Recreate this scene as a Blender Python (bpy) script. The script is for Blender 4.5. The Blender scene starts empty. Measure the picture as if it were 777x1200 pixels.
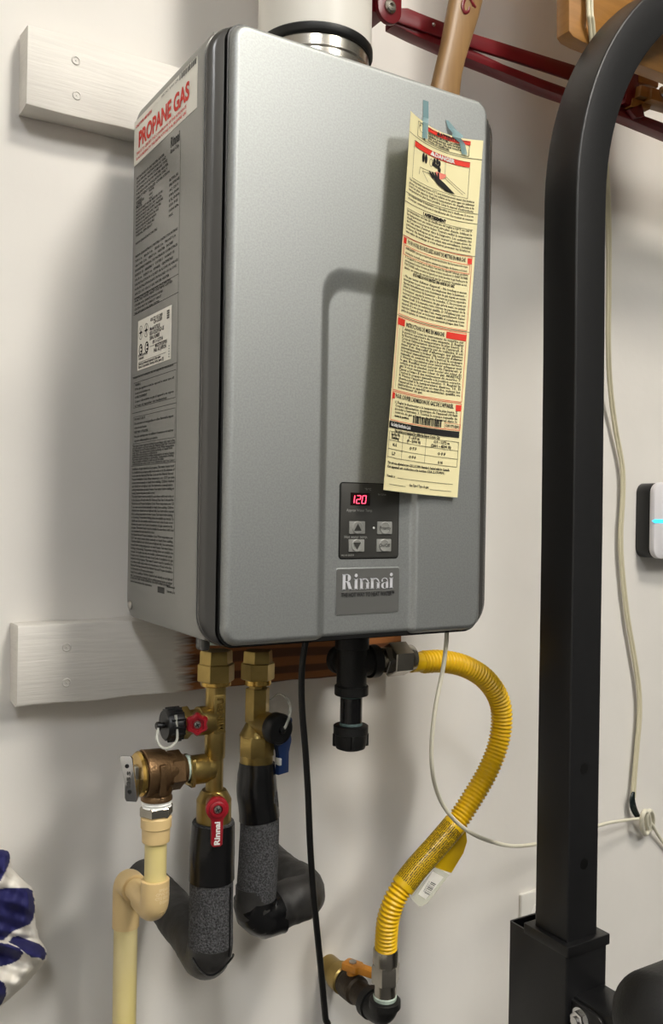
import bpy, bmesh, math, random
import numpy as np
from mathutils import Vector, Matrix
random.seed(4)
PI = math.pi
scene = bpy.context.scene

# ------------------------------------------------------------------ camera
Z0 = 1.15                                   # underside of the heater above the floor
F, YAW, PITCH, ROLL = 1055.23, math.radians(31.5191), math.radians(-0.1006), math.radians(0.9428)
CAM = Vector((-0.3618, -1.0639, 0.1292 + Z0))
_f = Vector((math.sin(YAW)*math.cos(PITCH), math.cos(YAW)*math.cos(PITCH), math.sin(PITCH)))
_r = Vector((math.cos(YAW), -math.sin(YAW), 0)); _u = _r.cross(_f)
_R = math.cos(ROLL)*_r + math.sin(ROLL)*_u
_U = -math.sin(ROLL)*_r + math.cos(ROLL)*_u
cd = bpy.data.cameras.new('camera'); cam = bpy.data.objects.new('camera', cd)
scene.collection.objects.link(cam)
cd.sensor_fit = 'VERTICAL'; cd.sensor_height = 36; cd.sensor_width = 36; cd.lens = F/1200*36
cd.clip_start = 0.02
m = Matrix.Identity(4)
for i in range(3):
    m[i][0] = _R[i]; m[i][1] = _U[i]; m[i][2] = -_f[i]; m[i][3] = CAM[i]
cam.matrix_world = m
scene.camera = cam

def at(u, v, y):
    """the point of the vertical plane y = const that is seen at photograph pixel (u, v)"""
    d = _R*((u-388.5)/F) + _U*(-(v-600)/F) + _f
    return CAM + d*((y-CAM.y)/d.y)
def atx(u, v, x):
    d = _R*((u-388.5)/F) + _U*(-(v-600)/F) + _f
    return CAM + d*((x-CAM.x)/d.x)
def ppm(p): return F/((Vector(p)-CAM).dot(_f))

# ------------------------------------------------------------------ light, exposure
scene.view_settings.view_transform = 'Standard'
scene.view_settings.look = 'None'
scene.view_settings.gamma = 1
scene.view_settings.exposure = -0.14
w = bpy.data.worlds.new('world'); scene.world = w; w.use_nodes = True
w.node_tree.nodes['Background'].inputs[0].default_value = (0.5, 0.6, 0.7, 1)
w.node_tree.nodes['Background'].inputs[1].default_value = 0.05
# key ceiling lamp, then two added fill lamps: x, y, length along x, width along y, strength, colour
LAMPS = [(0.56, -1.93, 0.56, 0.56, 73.0, (1.0, 0.94, 0.84)),
         (-1.35, -3.0, 0.40, 1.3, 37.0, (0.95, 0.97, 1.0)),
         (0.95, -3.7, 0.40, 1.3, 76.0, (1.0, 0.975, 0.92))]

# ------------------------------------------------------------------ materials
def lin(c):
    return tuple((x/12.92 if x <= .04045 else ((x+.055)/1.055)**2.4) for x in c)
def mat(name, col, rough=.5, metal=0., var=0., vscale=40., bump=0., bscale=200., coat=0., emit=None, estr=0., trans=0., srgb=True, alpha=1., stretch=None, col2=None, detail=4):
    m = bpy.data.materials.new(name); m.use_nodes = True
    nt = m.node_tree; b = nt.nodes['Principled BSDF']
    c = lin(col) if srgb else col
    b.inputs['Base Color'].default_value = (*c, 1)
    b.inputs['Roughness'].default_value = rough; b.inputs['Metallic'].default_value = metal
    if coat: b.inputs['Coat Weight'].default_value = coat; b.inputs['Coat Roughness'].default_value = .12
    if trans: b.inputs['Transmission Weight'].default_value = trans
    if alpha < 1: b.inputs['Alpha'].default_value = alpha
    if emit: b.inputs['Emission Color'].default_value = (*emit, 1); b.inputs['Emission Strength'].default_value = estr
    if var or bump:
        tc = nt.nodes.new('ShaderNodeTexCoord'); mp = nt.nodes.new('ShaderNodeMapping')
        if stretch: mp.inputs['Scale'].default_value = stretch
        nt.links.new(tc.outputs['Object'], mp.inputs['Vector'])
    if var:
        n = nt.nodes.new('ShaderNodeTexNoise'); n.inputs['Scale'].default_value = vscale; n.inputs['Detail'].default_value = detail
        nt.links.new(mp.outputs[0], n.inputs['Vector'])
        r = nt.nodes.new('ShaderNodeValToRGB')
        d = lin(col2) if col2 else tuple(x*(1-var) for x in c)
        e = c if col2 else tuple(min(1, x*(1+var)) for x in c)
        r.color_ramp.elements[0].position = .35; r.color_ramp.elements[1].position = .65
        r.color_ramp.elements[0].color = (*d, 1); r.color_ramp.elements[1].color = (*e, 1)
        nt.links.new(n.outputs['Fac'], r.inputs[0]); nt.links.new(r.outputs[0], b.inputs['Base Color'])
    if bump:
        n2 = nt.nodes.new('ShaderNodeTexNoise'); n2.inputs['Scale'].default_value = bscale; n2.inputs['Detail'].default_value = 3
        nt.links.new(mp.outputs[0], n2.inputs['Vector'])
        bp = nt.nodes.new('ShaderNodeBump'); bp.inputs['Strength'].default_value = bump; bp.inputs['Distance'].default_value = .002
        nt.links.new(n2.outputs['Fac'], bp.inputs['Height']); nt.links.new(bp.outputs[0], b.inputs['Normal'])
    return m

M = {}
M['wall'] = mat('wall_paint', (.882, .866, .840), .55, var=.03, vscale=5, bump=.12, bscale=60)
M['ceiling'] = mat('ceiling_paint', (.86, .85, .82), .8, var=.02, vscale=3)
M['garage'] = mat('garage_wall', (.40, .40, .39), .8, var=.1, vscale=2)
M['concrete'] = mat('concrete', (.27, .265, .26), .8, var=.15, vscale=3)
M['board'] = mat('white_painted_wood', (.87, .852, .82), .5, var=.03, vscale=14, bump=.25, bscale=26, stretch=(1, 3, 14))
M['rawwood'] = mat('raw_wood', (.55, .34, .17), .6, var=.3, vscale=10, bump=.2, bscale=30, stretch=(1.2, 4, 12), col2=(.40, .22, .10))
M['silver'] = mat('silver_paint', (.65, .66, .655), .52, .90, var=.06, vscale=520, bump=.035, bscale=1400, detail=1)
M['side'] = mat('grey_side_paint', (.58, .58, .565), .42, .6, var=.01, vscale=300)
M['flange'] = mat('dark_grey_gloss', (.31, .305, .295), .24, .3)
M['black'] = mat('black_rubber', (.03, .03, .03), .45)
M['steel'] = mat('stainless_steel', (.80, .78, .74), .25, 1., var=.03, vscale=60, stretch=(1, 1, 12))
M['screw'] = mat('zinc_screw', (.72, .71, .69), .3, 1.)
M['panelgrey'] = mat('control_dark_grey', (.225, .222, .21), .35)
M['plate'] = mat('logo_plate', (.50, .50, .49), .22, .55)
M['button'] = mat('button_grey', (.56, .56, .54), .4, .1)
M['ink'] = mat('black_ink', (.075, .07, .065), .6)
M['sideink'] = mat('side_ink', (.17, .17, .165), .6)
M['red'] = mat('red_print', (.86, .20, .13), .6)
M['whiteink'] = mat('white_ink', (.85, .85, .83), .5)
M['greyink'] = mat('grey_ink', (.62, .62, .60), .5)
M['display'] = mat('display_black', (.10, .008, .012), .2)
M['digit'] = mat('led_digit', (.9, .1, .15), .4, emit=(1., .05, .10), estr=7.)
M['led'] = mat('led_cyan', (.2, .7, .9), .4, emit=(.05, .62, 1.), estr=1.6)
M['cream'] = mat('cream_paper', (.93, .89, .70), .42, var=.015, vscale=20)
M['white'] = mat('white_sticker', (.92, .91, .87), .45)
M['tape'] = mat('blue_tape', (.52, .66, .68), .3, alpha=.5)
M['pvc'] = mat('white_pvc', (.90, .885, .85), .35)
M['brass'] = mat('brass', (.64, .55, .33), .33, .95, var=.18, vscale=35, bump=.08, bscale=500)
M['brasslight'] = mat('bright_brass', (.80, .66, .36), .22, 1., var=.08, vscale=60)
M['bronze'] = mat('bronze', (.46, .36, .25), .42, .85, var=.22, vscale=55, bump=.25, bscale=420)
M['patina'] = mat('thread_sealant', (.68, .74, .69), .7, var=.1, vscale=200, bump=.3, bscale=600)
M['redplastic'] = mat('red_plastic', (.55, .06, .115), .35, var=.08, vscale=60)
M['blueplastic'] = mat('blue_plastic', (.10, .19, .36), .4)
M['blackplastic'] = mat('black_plastic', (.055, .055, .06), .4)
M['clear'] = mat('clear_strap', (.80, .80, .76), .25, alpha=.62)
M['ptfe'] = mat('white_thread_tape', (.93, .93, .91), .6, bump=.3, bscale=500)
M['cpvc'] = mat('tan_cpvc', (.85, .74, .53), .42, var=.02, vscale=30)
M['cpvcpipe'] = mat('cpvc_pipe', (.86, .80, .60), .42, var=.05, vscale=22, stretch=(1, 1, .3), col2=(.85, .78, .50))
M['foam'] = mat('black_foam', (.25, .25, .255), .8, var=.75, vscale=520, bump=1., bscale=600, detail=2)
M['blacktape'] = mat('black_vinyl_tape', (.045, .045, .05), .24, bump=.25, bscale=45)
M['wrap'] = mat('wrapped_foam', (.17, .165, .16), .45, var=.4, vscale=40, bump=.5, bscale=70)
M['iron'] = mat('black_iron', (.085, .083, .08), .5, .25, var=.15, vscale=120, bump=.25, bscale=500)
M['rustiron'] = mat('worn_iron', (.24, .20, .15), .5, .5, var=.35, vscale=60, bump=.3, bscale=300)
M['sealgreen'] = mat('pipe_dope', (.30, .38, .37), .6, var=.2, vscale=300, bump=.4, bscale=700)
M['nickel'] = mat('plated_steel', (.66, .64, .60), .25, 1., var=.08, vscale=80)
M['yellow'] = mat('yellow_coating', (.90, .72, .05), .36, var=.04, vscale=40)
M['yellowtag'] = mat('yellow_sleeve', (.84, .68, .07), .28)
M['clearfilm'] = mat('clear_film', (.88, .88, .80), .12, alpha=.45)
M['orange'] = mat('yellow_orange_paint', (.80, .52, .13), .45, var=.1, vscale=60)
M['cord'] = mat('black_cord', (.02, .02, .02), .38)
M['wire'] = mat('cream_wire', (.87, .85, .77), .45)
M['twin'] = mat('cream_cord', (.80, .77, .66), .45)
M['greentape'] = mat('dark_green_tape', (.05, .10, .095), .25)
M['post'] = mat('black_powdercoat', (.068, .068, .074), .42, bump=.12, bscale=900)
M['pad'] = mat('black_vinyl', (.06, .06, .06), .5, bump=.2, bscale=300)
M['redsteel'] = mat('red_enamel', (.42, .06, .10), .32, var=.08, vscale=25)
M['tanwood'] = mat('varnished_wood', (.64, .45, .22), .38, var=.12, vscale=14, stretch=(1, 4, 6), bump=.1, bscale=40)
M['batwood'] = mat('tan_wood', (.56, .43, .27), .4, var=.13, vscale=14, stretch=(8, 6, .8))
M['device'] = mat('white_device', (.86, .85, .86), .35)
M['deviceblack'] = mat('black_device', (.055, .06, .065), .35)
M['outlet'] = mat('white_outlet', (.88, .87, .84), .35)
M['chrome'] = mat('chrome_bolt', (.80, .80, .80), .15, 1.)
M['lamphouse'] = mat('lamp_housing', (.85, .85, .85), .5)

# board paint that fades to bare wood at the right (paint edge is a real mark on the wood)
def half_painted():
    m = M['board'].copy(); m.name = 'half_painted_wood'; nt = m.node_tree; b = nt.nodes['Principled BSDF']
    tc = nt.nodes.new('ShaderNodeTexCoord')
    sep = nt.nodes.new('ShaderNodeSeparateXYZ'); nt.links.new(tc.outputs['Object'], sep.inputs[0])
    mp = nt.nodes.new('ShaderNodeMapping'); mp.inputs['Scale'].default_value = (1.2, 4, 14); nt.links.new(tc.outputs['Object'], mp.inputs[0])
    n = nt.nodes.new('ShaderNodeTexNoise'); n.inputs['Scale'].default_value = 22; nt.links.new(mp.outputs[0], n.inputs['Vector'])
    ma = nt.nodes.new('ShaderNodeMath'); ma.operation = 'MULTIPLY_ADD'; ma.inputs[1].default_value = .035; nt.links.new(n.outputs['Fac'], ma.inputs[0]); nt.links.new(sep.outputs[0], ma.inputs[2])
    mr = nt.nodes.new('ShaderNodeMapRange'); mr.inputs['From Min'].default_value = .068; mr.inputs['From Max'].default_value = .092
    nt.links.new(ma.outputs[0], mr.inputs['Value'])
    r = nt.nodes.new('ShaderNodeValToRGB'); r.color_ramp.elements[0].color = (*lin((.36, .20, .09)), 1); r.color_ramp.elements[1].color = (*lin((.58, .36, .18)), 1)
    r.color_ramp.elements[0].position = .35; r.color_ramp.elements[1].position = .62
    wv = nt.nodes.new('ShaderNodeTexWave'); wv.bands_direction = 'Z'; wv.inputs['Scale'].default_value = 16; wv.inputs['Distortion'].default_value = 5; wv.inputs['Detail'].default_value = 3
    mp2 = nt.nodes.new('ShaderNodeMapping'); mp2.inputs['Scale'].default_value = (.16, 1, 1.); nt.links.new(tc.outputs['Object'], mp2.inputs[0]); nt.links.new(mp2.outputs[0], wv.inputs['Vector'])
    nt.links.new(wv.outputs['Fac'], r.inputs[0])
    mx = nt.nodes.new('ShaderNodeMix'); mx.data_type = 'RGBA'
    nt.links.new(mr.outputs[0], mx.inputs['Factor'])
    old = b.inputs['Base Color'].links[0].from_socket
    nt.links.new(old, mx.inputs['A']); nt.links.new(r.outputs[0], mx.inputs['B']); nt.links.new(mx.outputs['Result'], b.inputs['Base Color'])
    return m
M['halfboard'] = half_painted()

# ------------------------------------------------------------------ mesh helpers
class MB:
    def __init__(s): s.v = []; s.f = []; s.col = None
    def add(s, v, f):
        o = len(s.v); s.v += [tuple(p) for p in v]; s.f += [tuple(i+o for i in q) for q in f]; return s
    def bm(s, bm):
        bm.verts.ensure_lookup_table(); bm.verts.index_update()
        s.add([p.co[:] for p in bm.verts], [[p.index for p in q.verts] for q in bm.faces]); bm.free(); return s
    def box(s, a, b, bev=0., seg=2):
        bm = bmesh.new(); bmesh.ops.create_cube(bm, size=1)
        for p in bm.verts: p.co = Vector([(a[i]+b[i])/2 + p.co[i]*(b[i]-a[i]) for i in range(3)])
        if bev: bmesh.ops.bevel(bm, geom=bm.edges[:], offset=bev, segments=seg, affect='EDGES', profile=.5)
        return s.bm(bm)
    def lathe(s, o, d, prof, n=32, caps=True, rot=0., up=None):
        """profile [(t along d, radius), ...] round the axis from o along d"""
        o = Vector(o); d = Vector(d).normalized()
        a = Vector(up) if up else (Vector((0, 0, 1)) if abs(d.z) < .9 else Vector((0, -1, 0)))
        e1 = (a - d*a.dot(d)).normalized(); e2 = d.cross(e1)
        v = []; f = []
        for t, r in prof:
            for k in range(n):
                q = 2*PI*k/n + rot
                v.append(o + d*t + (e1*math.cos(q)+e2*math.sin(q))*r)
        for i in range(len(prof)-1):
            for k in range(n):
                f.append((i*n+k, i*n+(k+1) % n, (i+1)*n+(k+1) % n, (i+1)*n+k))
        if caps:
            f.append(tuple(range(n-1, -1, -1))); f.append(tuple(range((len(prof)-1)*n, len(prof)*n)))
        return s.add(v, f)
    def tube(s, pts, rad, n=16, caps=True, flat=1.):
        P = [Vector(p) for p in pts]; N = len(P)
        if not hasattr(rad, '__len__'): rad = [rad]*N
        T = [(P[min(i+1, N-1)]-P[max(i-1, 0)]).normalized() for i in range(N)]
        e = Vector((0, -1, 0)); e = (e - T[0]*e.dot(T[0]))
        if e.length < .1: e = Vector((1, 0, 0)); e = e - T[0]*e.dot(T[0])
        e.normalize(); v = []; f = []
        for i in range(N):
            e = (e - T[i]*e.dot(T[i])).normalized(); g = T[i].cross(e)
            for k in range(n):
                q = 2*PI*k/n
                v.append(P[i] + (e*math.cos(q)*flat + g*math.sin(q))*rad[i])
        for i in range(N-1):
            for k in range(n): f.append((i*n+k, i*n+(k+1) % n, (i+1)*n+(k+1) % n, (i+1)*n+k))
        if caps: f.append(tuple(range(n-1, -1, -1))); f.append(tuple(range((N-1)*n, N*n)))
        return s.add(v, f)
    def prism(s, poly, o, ex, ey, ez, depth, bev=0.):
        """polygon [(a,b)] in the plane o + a*ex + b*ey, thickened along ez"""
        o, ex, ey, ez = map(Vector, (o, ex, ey, ez))
        bm = bmesh.new(); vs = [bm.verts.new(o + ex*a + ey*b) for a, b in poly]
        fc = bm.faces.new(vs); r = bmesh.ops.extrude_face_region(bm, geom=[fc])
        nv = [g for g in r['geom'] if isinstance(g, bmesh.types.BMVert)]
        for p in nv: p.co += ez*depth
        bmesh.ops.recalc_face_normals(bm, faces=bm.faces[:])
        if bev: 
            es = [e for e in bm.edges if (e.verts[0] in nv) == (e.verts[1] in nv)]
            bmesh.ops.bevel(bm, geom=es, offset=bev, segments=2, affect='EDGES', profile=.5)
        return s.bm(bm)

def rrect(x0, z0, x1, z1, r, n=8):
    p = []
    for cx, cz, a0 in ((x1-r, z1-r, 0), (x0+r, z1-r, 90), (x0+r, z0+r, 180), (x1-r, z0+r, 270)):
        for k in range(n+1):
            a = math.radians(a0 + 90*k/n); p.append((cx+r*math.cos(a), cz+r*math.sin(a)))
    return p
def spline(pts, per=12):
    """Catmull-Rom through points"""
    P = [Vector(p) for p in pts]; P = [P[0]*2-P[1]] + P + [P[-1]*2-P[-2]]
    out = []
    for i in range(1, len(P)-2):
        for k in range(per):
            t = k/per; a, b, c, d = P[i-1:i+3]
            out.append(.5*((2*b)+(c-a)*t+(2*a-5*b+4*c-d)*t*t+(3*b-a-3*c+d)*t**3))
    out.append(P[-2]); return out
def resample(pts, step):
    P = [Vector(p) for p in pts]; L = [0]
    for a, b in zip(P, P[1:]): L.append(L[-1]+(b-a).length)
    n = max(2, int(L[-1]/step)); out = []; j = 0
    for k in range(n+1):
        s = L[-1]*k/n
        while j < len(P)-2 and L[j+1] < s: j += 1
        q = (s-L[j])/max(1e-9, L[j+1]-L[j]); out.append(P[j].lerp(P[j+1], min(1, q)))
    return out, L[-1]

X, Y, Zv = Vector((1, 0, 0)), Vector((0, 1, 0)), Vector((0, 0, 1))
def smooth_mesh(me, angle=35):
    me.polygons.foreach_set('use_smooth', [True]*len(me.polygons))
    try: me.set_sharp_from_angle(angle=math.radians(angle))
    except Exception: pass
def obj(name, mb, material, parent=None, smooth=True, angle=35):
    off = parent_origin(parent) if parent else Vector()
    me = bpy.data.meshes.new(name)
    me.from_pydata([(p[0]-off[0], p[1]-off[1], p[2]-off[2]) for p in mb.v], [], mb.f)
    me.validate(); me.update()
    bm = bmesh.new(); bm.from_mesh(me); bmesh.ops.recalc_face_normals(bm, faces=bm.faces[:]) if len(bm.faces) < 60000 and not getattr(mb, 'flatprint', False) else None
    bm.to_mesh(me); bm.free()
    if smooth: smooth_mesh(me, angle)
    me.materials.append(M[material] if isinstance(material, str) else material)
    o = bpy.data.objects.new(name, me); scene.collection.objects.link(o)
    if parent: o.parent = parent
    return o
def parent_origin(p):
    v = Vector()
    while p: v += p.location; p = p.parent
    return v
def thing(name, label, cat, loc, group=None):
    o = bpy.data.objects.new(name, None); scene.collection.objects.link(o); o.empty_display_size = .05
    o.location = loc; return tag(o, label, cat, group)
def tag(o, label, cat, group=None):
    o['label'] = label; o['category'] = cat
    if group: o['group'] = group
    return o
def struct(name, mb, material, smooth=False):
    o = obj(name, mb, material, smooth=smooth); o['kind'] = 'structure'; return o

# ---- printed text: built-in font outlines turned into flat meshes laid on a surface
def text2d(body, size, res=1, align='LEFT', bold=0., line=1.0, xs=1.):
    c = bpy.data.curves.new('t', 'FONT'); c.body = body; c.size = size; c.align_x = align; c.resolution_u = res
    c.space_line = line; c.offset = bold; c.fill_mode = 'FRONT'
    o = bpy.data.objects.new('t', c); scene.collection.objects.link(o)
    me = bpy.data.meshes.new_from_object(o.evaluated_get(bpy.context.evaluated_depsgraph_get()))
    v = [(p.co.x*xs, p.co.y) for p in me.vertices]; f = [tuple(q.vertices) for q in me.polygons]
    bpy.data.objects.remove(o); bpy.data.curves.remove(c); bpy.data.meshes.remove(me)
    return v, f
class Print(MB):
    """flat print on a surface S(a, b) -> point; a to the right, b downward, metres"""
    def __init__(s, S): super().__init__(); s.S = S; s.flatprint = True
    def text(s, body, a, b, size, width=None, **k):
        v, f = text2d(body, size, **k)
        if not v: return s
        if width:
            x0 = min(p[0] for p in v); x1 = max(p[0] for p in v); q = width/max(1e-6, x1-x0)
            v = [((p[0]-x0)*q, p[1]) for p in v]
        return s.add([s.S(a+p[0], b-p[1]) for p in v], f)
    def rect(s, a0, b0, a1, b1, n=1):
        v = []; f = []
        for i in range(n+1):
            a = a0+(a1-a0)*i/n; v += [s.S(a, b0), s.S(a, b1)]
        for i in range(n): f.append((2*i, 2*i+1, 2*i+3, 2*i+2))
        return s.add(v, f)
    def line(s, a0, b0, a1, b1, w=.0005, n=6):
        d = Vector((a1-a0, b1-b0)); k = Vector((-d.y, d.x)).normalized()*w/2; v = []; f = []
        for i in range(n+1):
            t = i/n; a = a0+d.x*t; b = b0+d.y*t; v += [s.S(a+k.x, b+k.y), s.S(a-k.x, b-k.y)]
        for i in range(n): f.append((2*i, 2*i+1, 2*i+3, 2*i+2))
        return s.add(v, f)
    def frame(s, a0, b0, a1, b1, w=.0005):
        s.line(a0, b0, a1, b0, w); s.line(a0, b1, a1, b1, w); s.line(a0, b0, a0, b1, w); s.line(a1, b0, a1, b1, w); return s
    def poly(s, pts):
        return s.add([s.S(a, b) for a, b in pts], [tuple(range(len(pts)))])
    def disc(s, a, b, r, n=16, ry=None):
        return s.poly([(a+r*math.cos(2*PI*k/n), b+(ry or r)*math.sin(2*PI*k/n)) for k in range(n)])
    def ring(s, a, b, r, w=.0006, n=18, ry=None):
        ry = ry or r
        for k in range(n):
            q, q2 = 2*PI*k/n, 2*PI*(k+1)/n
            s.poly([(a+r*math.cos(q), b+ry*math.sin(q)), (a+r*math.cos(q2), b+ry*math.sin(q2)), (a+(r-w)*math.cos(q2), b+(ry-w)*math.sin(q2)), (a+(r-w)*math.cos(q), b+(ry-w)*math.sin(q))])
        return s

# ------------------------------------------------------------------ the room
RX0, RX1, RY0, RZ1 = -2.6, 2.6, -6.0, 3.70
struct('wall_back', MB().box((RX0-.1, 0, -.02), (RX1+.1, .12, RZ1+.1)), 'wall')
struct('wall_left', MB().box((RX0-.1, RY0, 0), (RX0, 0, RZ1)), 'wall')
struct('wall_right', MB().box((RX1, RY0, 0), (RX1+.1, 0, RZ1)), 'garage')
struct('wall_front', MB().box((RX0-.1, RY0-.1, 0), (RX1+.1, RY0, RZ1)), 'garage')
struct('floor', MB().box((RX0-.1, RY0-.1, -.1), (RX1+.1, .1, 0)), 'concrete')
struct('ceiling', MB().box((RX0-.1, RY0-.1, RZ1), (RX1+.1, .1, RZ1+.1)), 'ceiling')
LPLACE = ['near the wall to the right of the heater', 'added as fill on the left side of the room', 'added as fill in the middle of the room']
for i, (lx, ly, sx, sy, st, col) in enumerate(LAMPS):
    t = thing('key_or_fill_light', 'white box ceiling lamp ' + LPLACE[i], 'lamp', (lx, ly, RZ1))
    obj('housing', MB().box((lx-sx/2-.02, ly-sy/2-.02, RZ1-.05), (lx+sx/2+.02, ly+sy/2+.02, RZ1), .004), 'lamphouse', t)
    em = mat('lamp_diffuser', (.9, .9, .9), .5, emit=col, estr=st)
    obj('diffuser', MB().box((lx-sx/2, ly-sy/2, RZ1-.062), (lx+sx/2, ly+sy/2, RZ1-.0495)), em, t)

# ------------------------------------------------------------------ mounting boards
def z(v): return v + Z0
def rough_board(x0, x1, z0, z1, y1):
    """board with slightly uneven sawn edges"""
    n = 24; mb = MB(); v = []; f = []
    rr = random.Random(int(z0*1000))
    ring = rrect(-y1, z0, 0, z1, .0025, 2)                 # (depth, z)
    for i in range(n+1):
        x = x0+(x1-x0)*i/n
        for a, b in ring:
            j = .0006*math.sin(x*60+a*90+b*40)+rr.uniform(-.0004, .0004)
            v.append((x+(rr.uniform(-.0012, .0012) if i == 0 else 0), a if a > -.002 else a+j*.6, b+j))
    k = len(ring)
    for i in range(n):
        for q in range(k): f.append((i*k+q, i*k+(q+1) % k, (i+1)*k+(q+1) % k, (i+1)*k+q))
    f.append(tuple(range(k))); f.append(tuple(range(n*k, (n+1)*k)))
    return mb.add(v, f)
def screw_head(p, r):
    return MB().lathe(p, (0, -1, 0), [(-.002, r), (.0006, r), (.0012, r*.85), (.0012, r*.72), (.0004, r*.66), (.0004, r*.2), (.0011, r*.15)], 20)
BT = .0355
for nm, lab, zz, mtl, sp in (('mounting_board', 'white painted board on the wall at the upper left behind the heater', (z(.5719), z(.661)), 'board', [(89, 71), (90, 112)]),
                         ('mounting_board', 'lower board behind the pipes, white at its left end and bare brown wood at right', (z(-.0945), z(-.0044)), 'halfboard', [(78, 758.5), (78, 800)])):
    t = thing(nm, lab, 'board', (0, 0, zz[0]))
    obj('plank', rough_board(-.1355, .3874, zz[0], zz[1], BT), mtl, t)
    for u, v in sp:
        p = at(u, v, -BT); obj('screw', screw_head(p, .0052), 'board', t)

# ------------------------------------------------------------------ water heater
HX0, HX1, HZ1 = -.006, .3115, .590
YF = -.292
heater = thing('water_heater', 'grey wall mounted tankless water heater with stickers and a red digital display', 'water heater', (.15, -.04, z(0)))
# body: side profile with rounded rear corners, extruded across
def body_mb():
    x0, x1, yb, yr, z0, z1 = -.014, .3195, -.0405, -.268, z(.002), z(.5865)
    prof = []
    for cy, cz, a0 in ((yb-.022, z1-.022, 0), (yr+.004, z1-.004, 90), (yr+.004, z0+.004, 180), (yb-.022, z0+.022, 270)):
        r = .022 if cy > -.1 else .004
        for k in range(9):
            a = math.radians(a0+90*k/8); prof.append((cy+r*math.cos(a), cz+r*math.sin(a)))
    return MB().prism(prof, (x0, 0, 0), Y, Zv, X, x1-x0, .003)
obj('body', body_mb(), 'side', heater)
# flange frame with a gently sloping dark rim
def ring_stack(layers, r0, n=10):
    v = []; f = []; k = 4*(n+1)
    for y, g in layers:
        for a, b in rrect(HX0-g, z(-.002)-max(-.004, min(g, .0022)), HX1+g, z(HZ1)+max(-.004, min(g, .0004)), max(.004, r0+g), n): v.append((a, y, b))
    for i in range(len(layers)-1):
        for q in range(k): f.append((i*k+q, i*k+(q+1) % k, (i+1)*k+(q+1) % k, (i+1)*k+q))
    f.append(tuple(range(k))); f.append(tuple(range((len(layers)-1)*k, len(layers)*k)))
    return MB().add(v, f)
obj('flange', ring_stack([(-.262, .012), (-.268, .0172), (-.2745, .018), (-.2765, .0172), (-.2790, .010), (-.2804, .0026), (-.2775, .0018), (-.2770, -.004)], .016), 'flange', heater, angle=50)
obj('bead', ring_stack([(-.2670, .014), (-.2668, .0185), (-.2690, .0195), (-.2712, .0185)], .016), 'side', heater, angle=60)
obj('gap_backing', ring_stack([(-.2770, .0012), (-.2838, .0009), (-.2842, -.004)], .016), 'black', heater)  # black backing that draws the shade in the gap round the panel
# front panel as one relief: rounded edge + recessed bay that runs out at the bottom
def sd_rr(x, zz, x0, z0, x1, z1, r):
    """positive inside"""
    qx = max(x0+r-x, x-(x1-r)); qz = max(z0+r-zz, zz-(z1-r))
    o = math.hypot(max(qx, 0), max(qz, 0)) + min(max(qx, qz), 0)
    return r - o
RD = .0062
def panel_y(x, zz):
    y = YF
    d = sd_rr(x, zz, HX0, -.002, HX1, HZ1, .018); re = .0075
    if d < re:
        q = 1-max(d, 0)/re; y += .0105*(1-math.sqrt(max(0, 1-q*q)))
    do = sd_rr(x, zz, .0967, -1, .2198, .3745, .027); di = -sd_rr(x, zz, .1082, -1, .2143, .3535, .021)
    if do > 0:
        t = 1 if di <= 0 else do/(do+di)
        t = t*t*(3-2*t)*.5+t*.5
        y += RD*t
    return y
def panel_mb():
    xs = list(np.linspace(HX0, HX0+.009, 12)) + list(np.linspace(HX0+.009, HX1-.009, 200))[1:-1] + list(np.linspace(HX1-.009, HX1, 12))
    zs = list(np.linspace(-.002, .007, 12)) + list(np.linspace(.007, HZ1-.009, 270))[1:-1] + list(np.linspace(HZ1-.009, HZ1, 12))
    r = .018; v = []; f = []
    for b in zs:
        e = min(b+.002, HZ1-b); ins = r-math.sqrt(max(0, r*r-(r-e)**2)) if e < r else 0
        for a in xs:
            q = min(max(a, HX0+ins), HX1-ins); v.append((q, panel_y(q, b), z(b)))
    n = len(xs)
    for j in range(len(zs)-1):
        for i in range(n-1):
            f.append((j*n+i, j*n+i+1, (j+1)*n+i+1, (j+1)*n+i))
    bm = bmesh.new(); vs = [bm.verts.new(p) for p in v]
    for q in f: bm.faces.new([vs[i] for i in q])
    bmesh.ops.remove_doubles(bm, verts=bm.verts[:], dist=1e-5)
    return MB().bm(bm)
fp = obj('front_panel', panel_mb(), 'silver', heater, angle=180)
YR = YF+RD                                                   # floor of the bay
# side screws and specks
for u, v, r in ((153, 709, .0055),):
    p = atx(u, v, -.014); obj('screw', MB().lathe(p, (-1, 0, 0), [(-.002, r), (.001, r), (.0024, r*.75), (.003, r*.3)], 20), 'screw', heater)
p = at(220, 745, -.25)
obj('foot_bracket', MB().box((-.0135, -.2615, z(-.009)), (-.004, -.244, z(.004)), .0035, 3), 'flange', heater)
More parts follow.
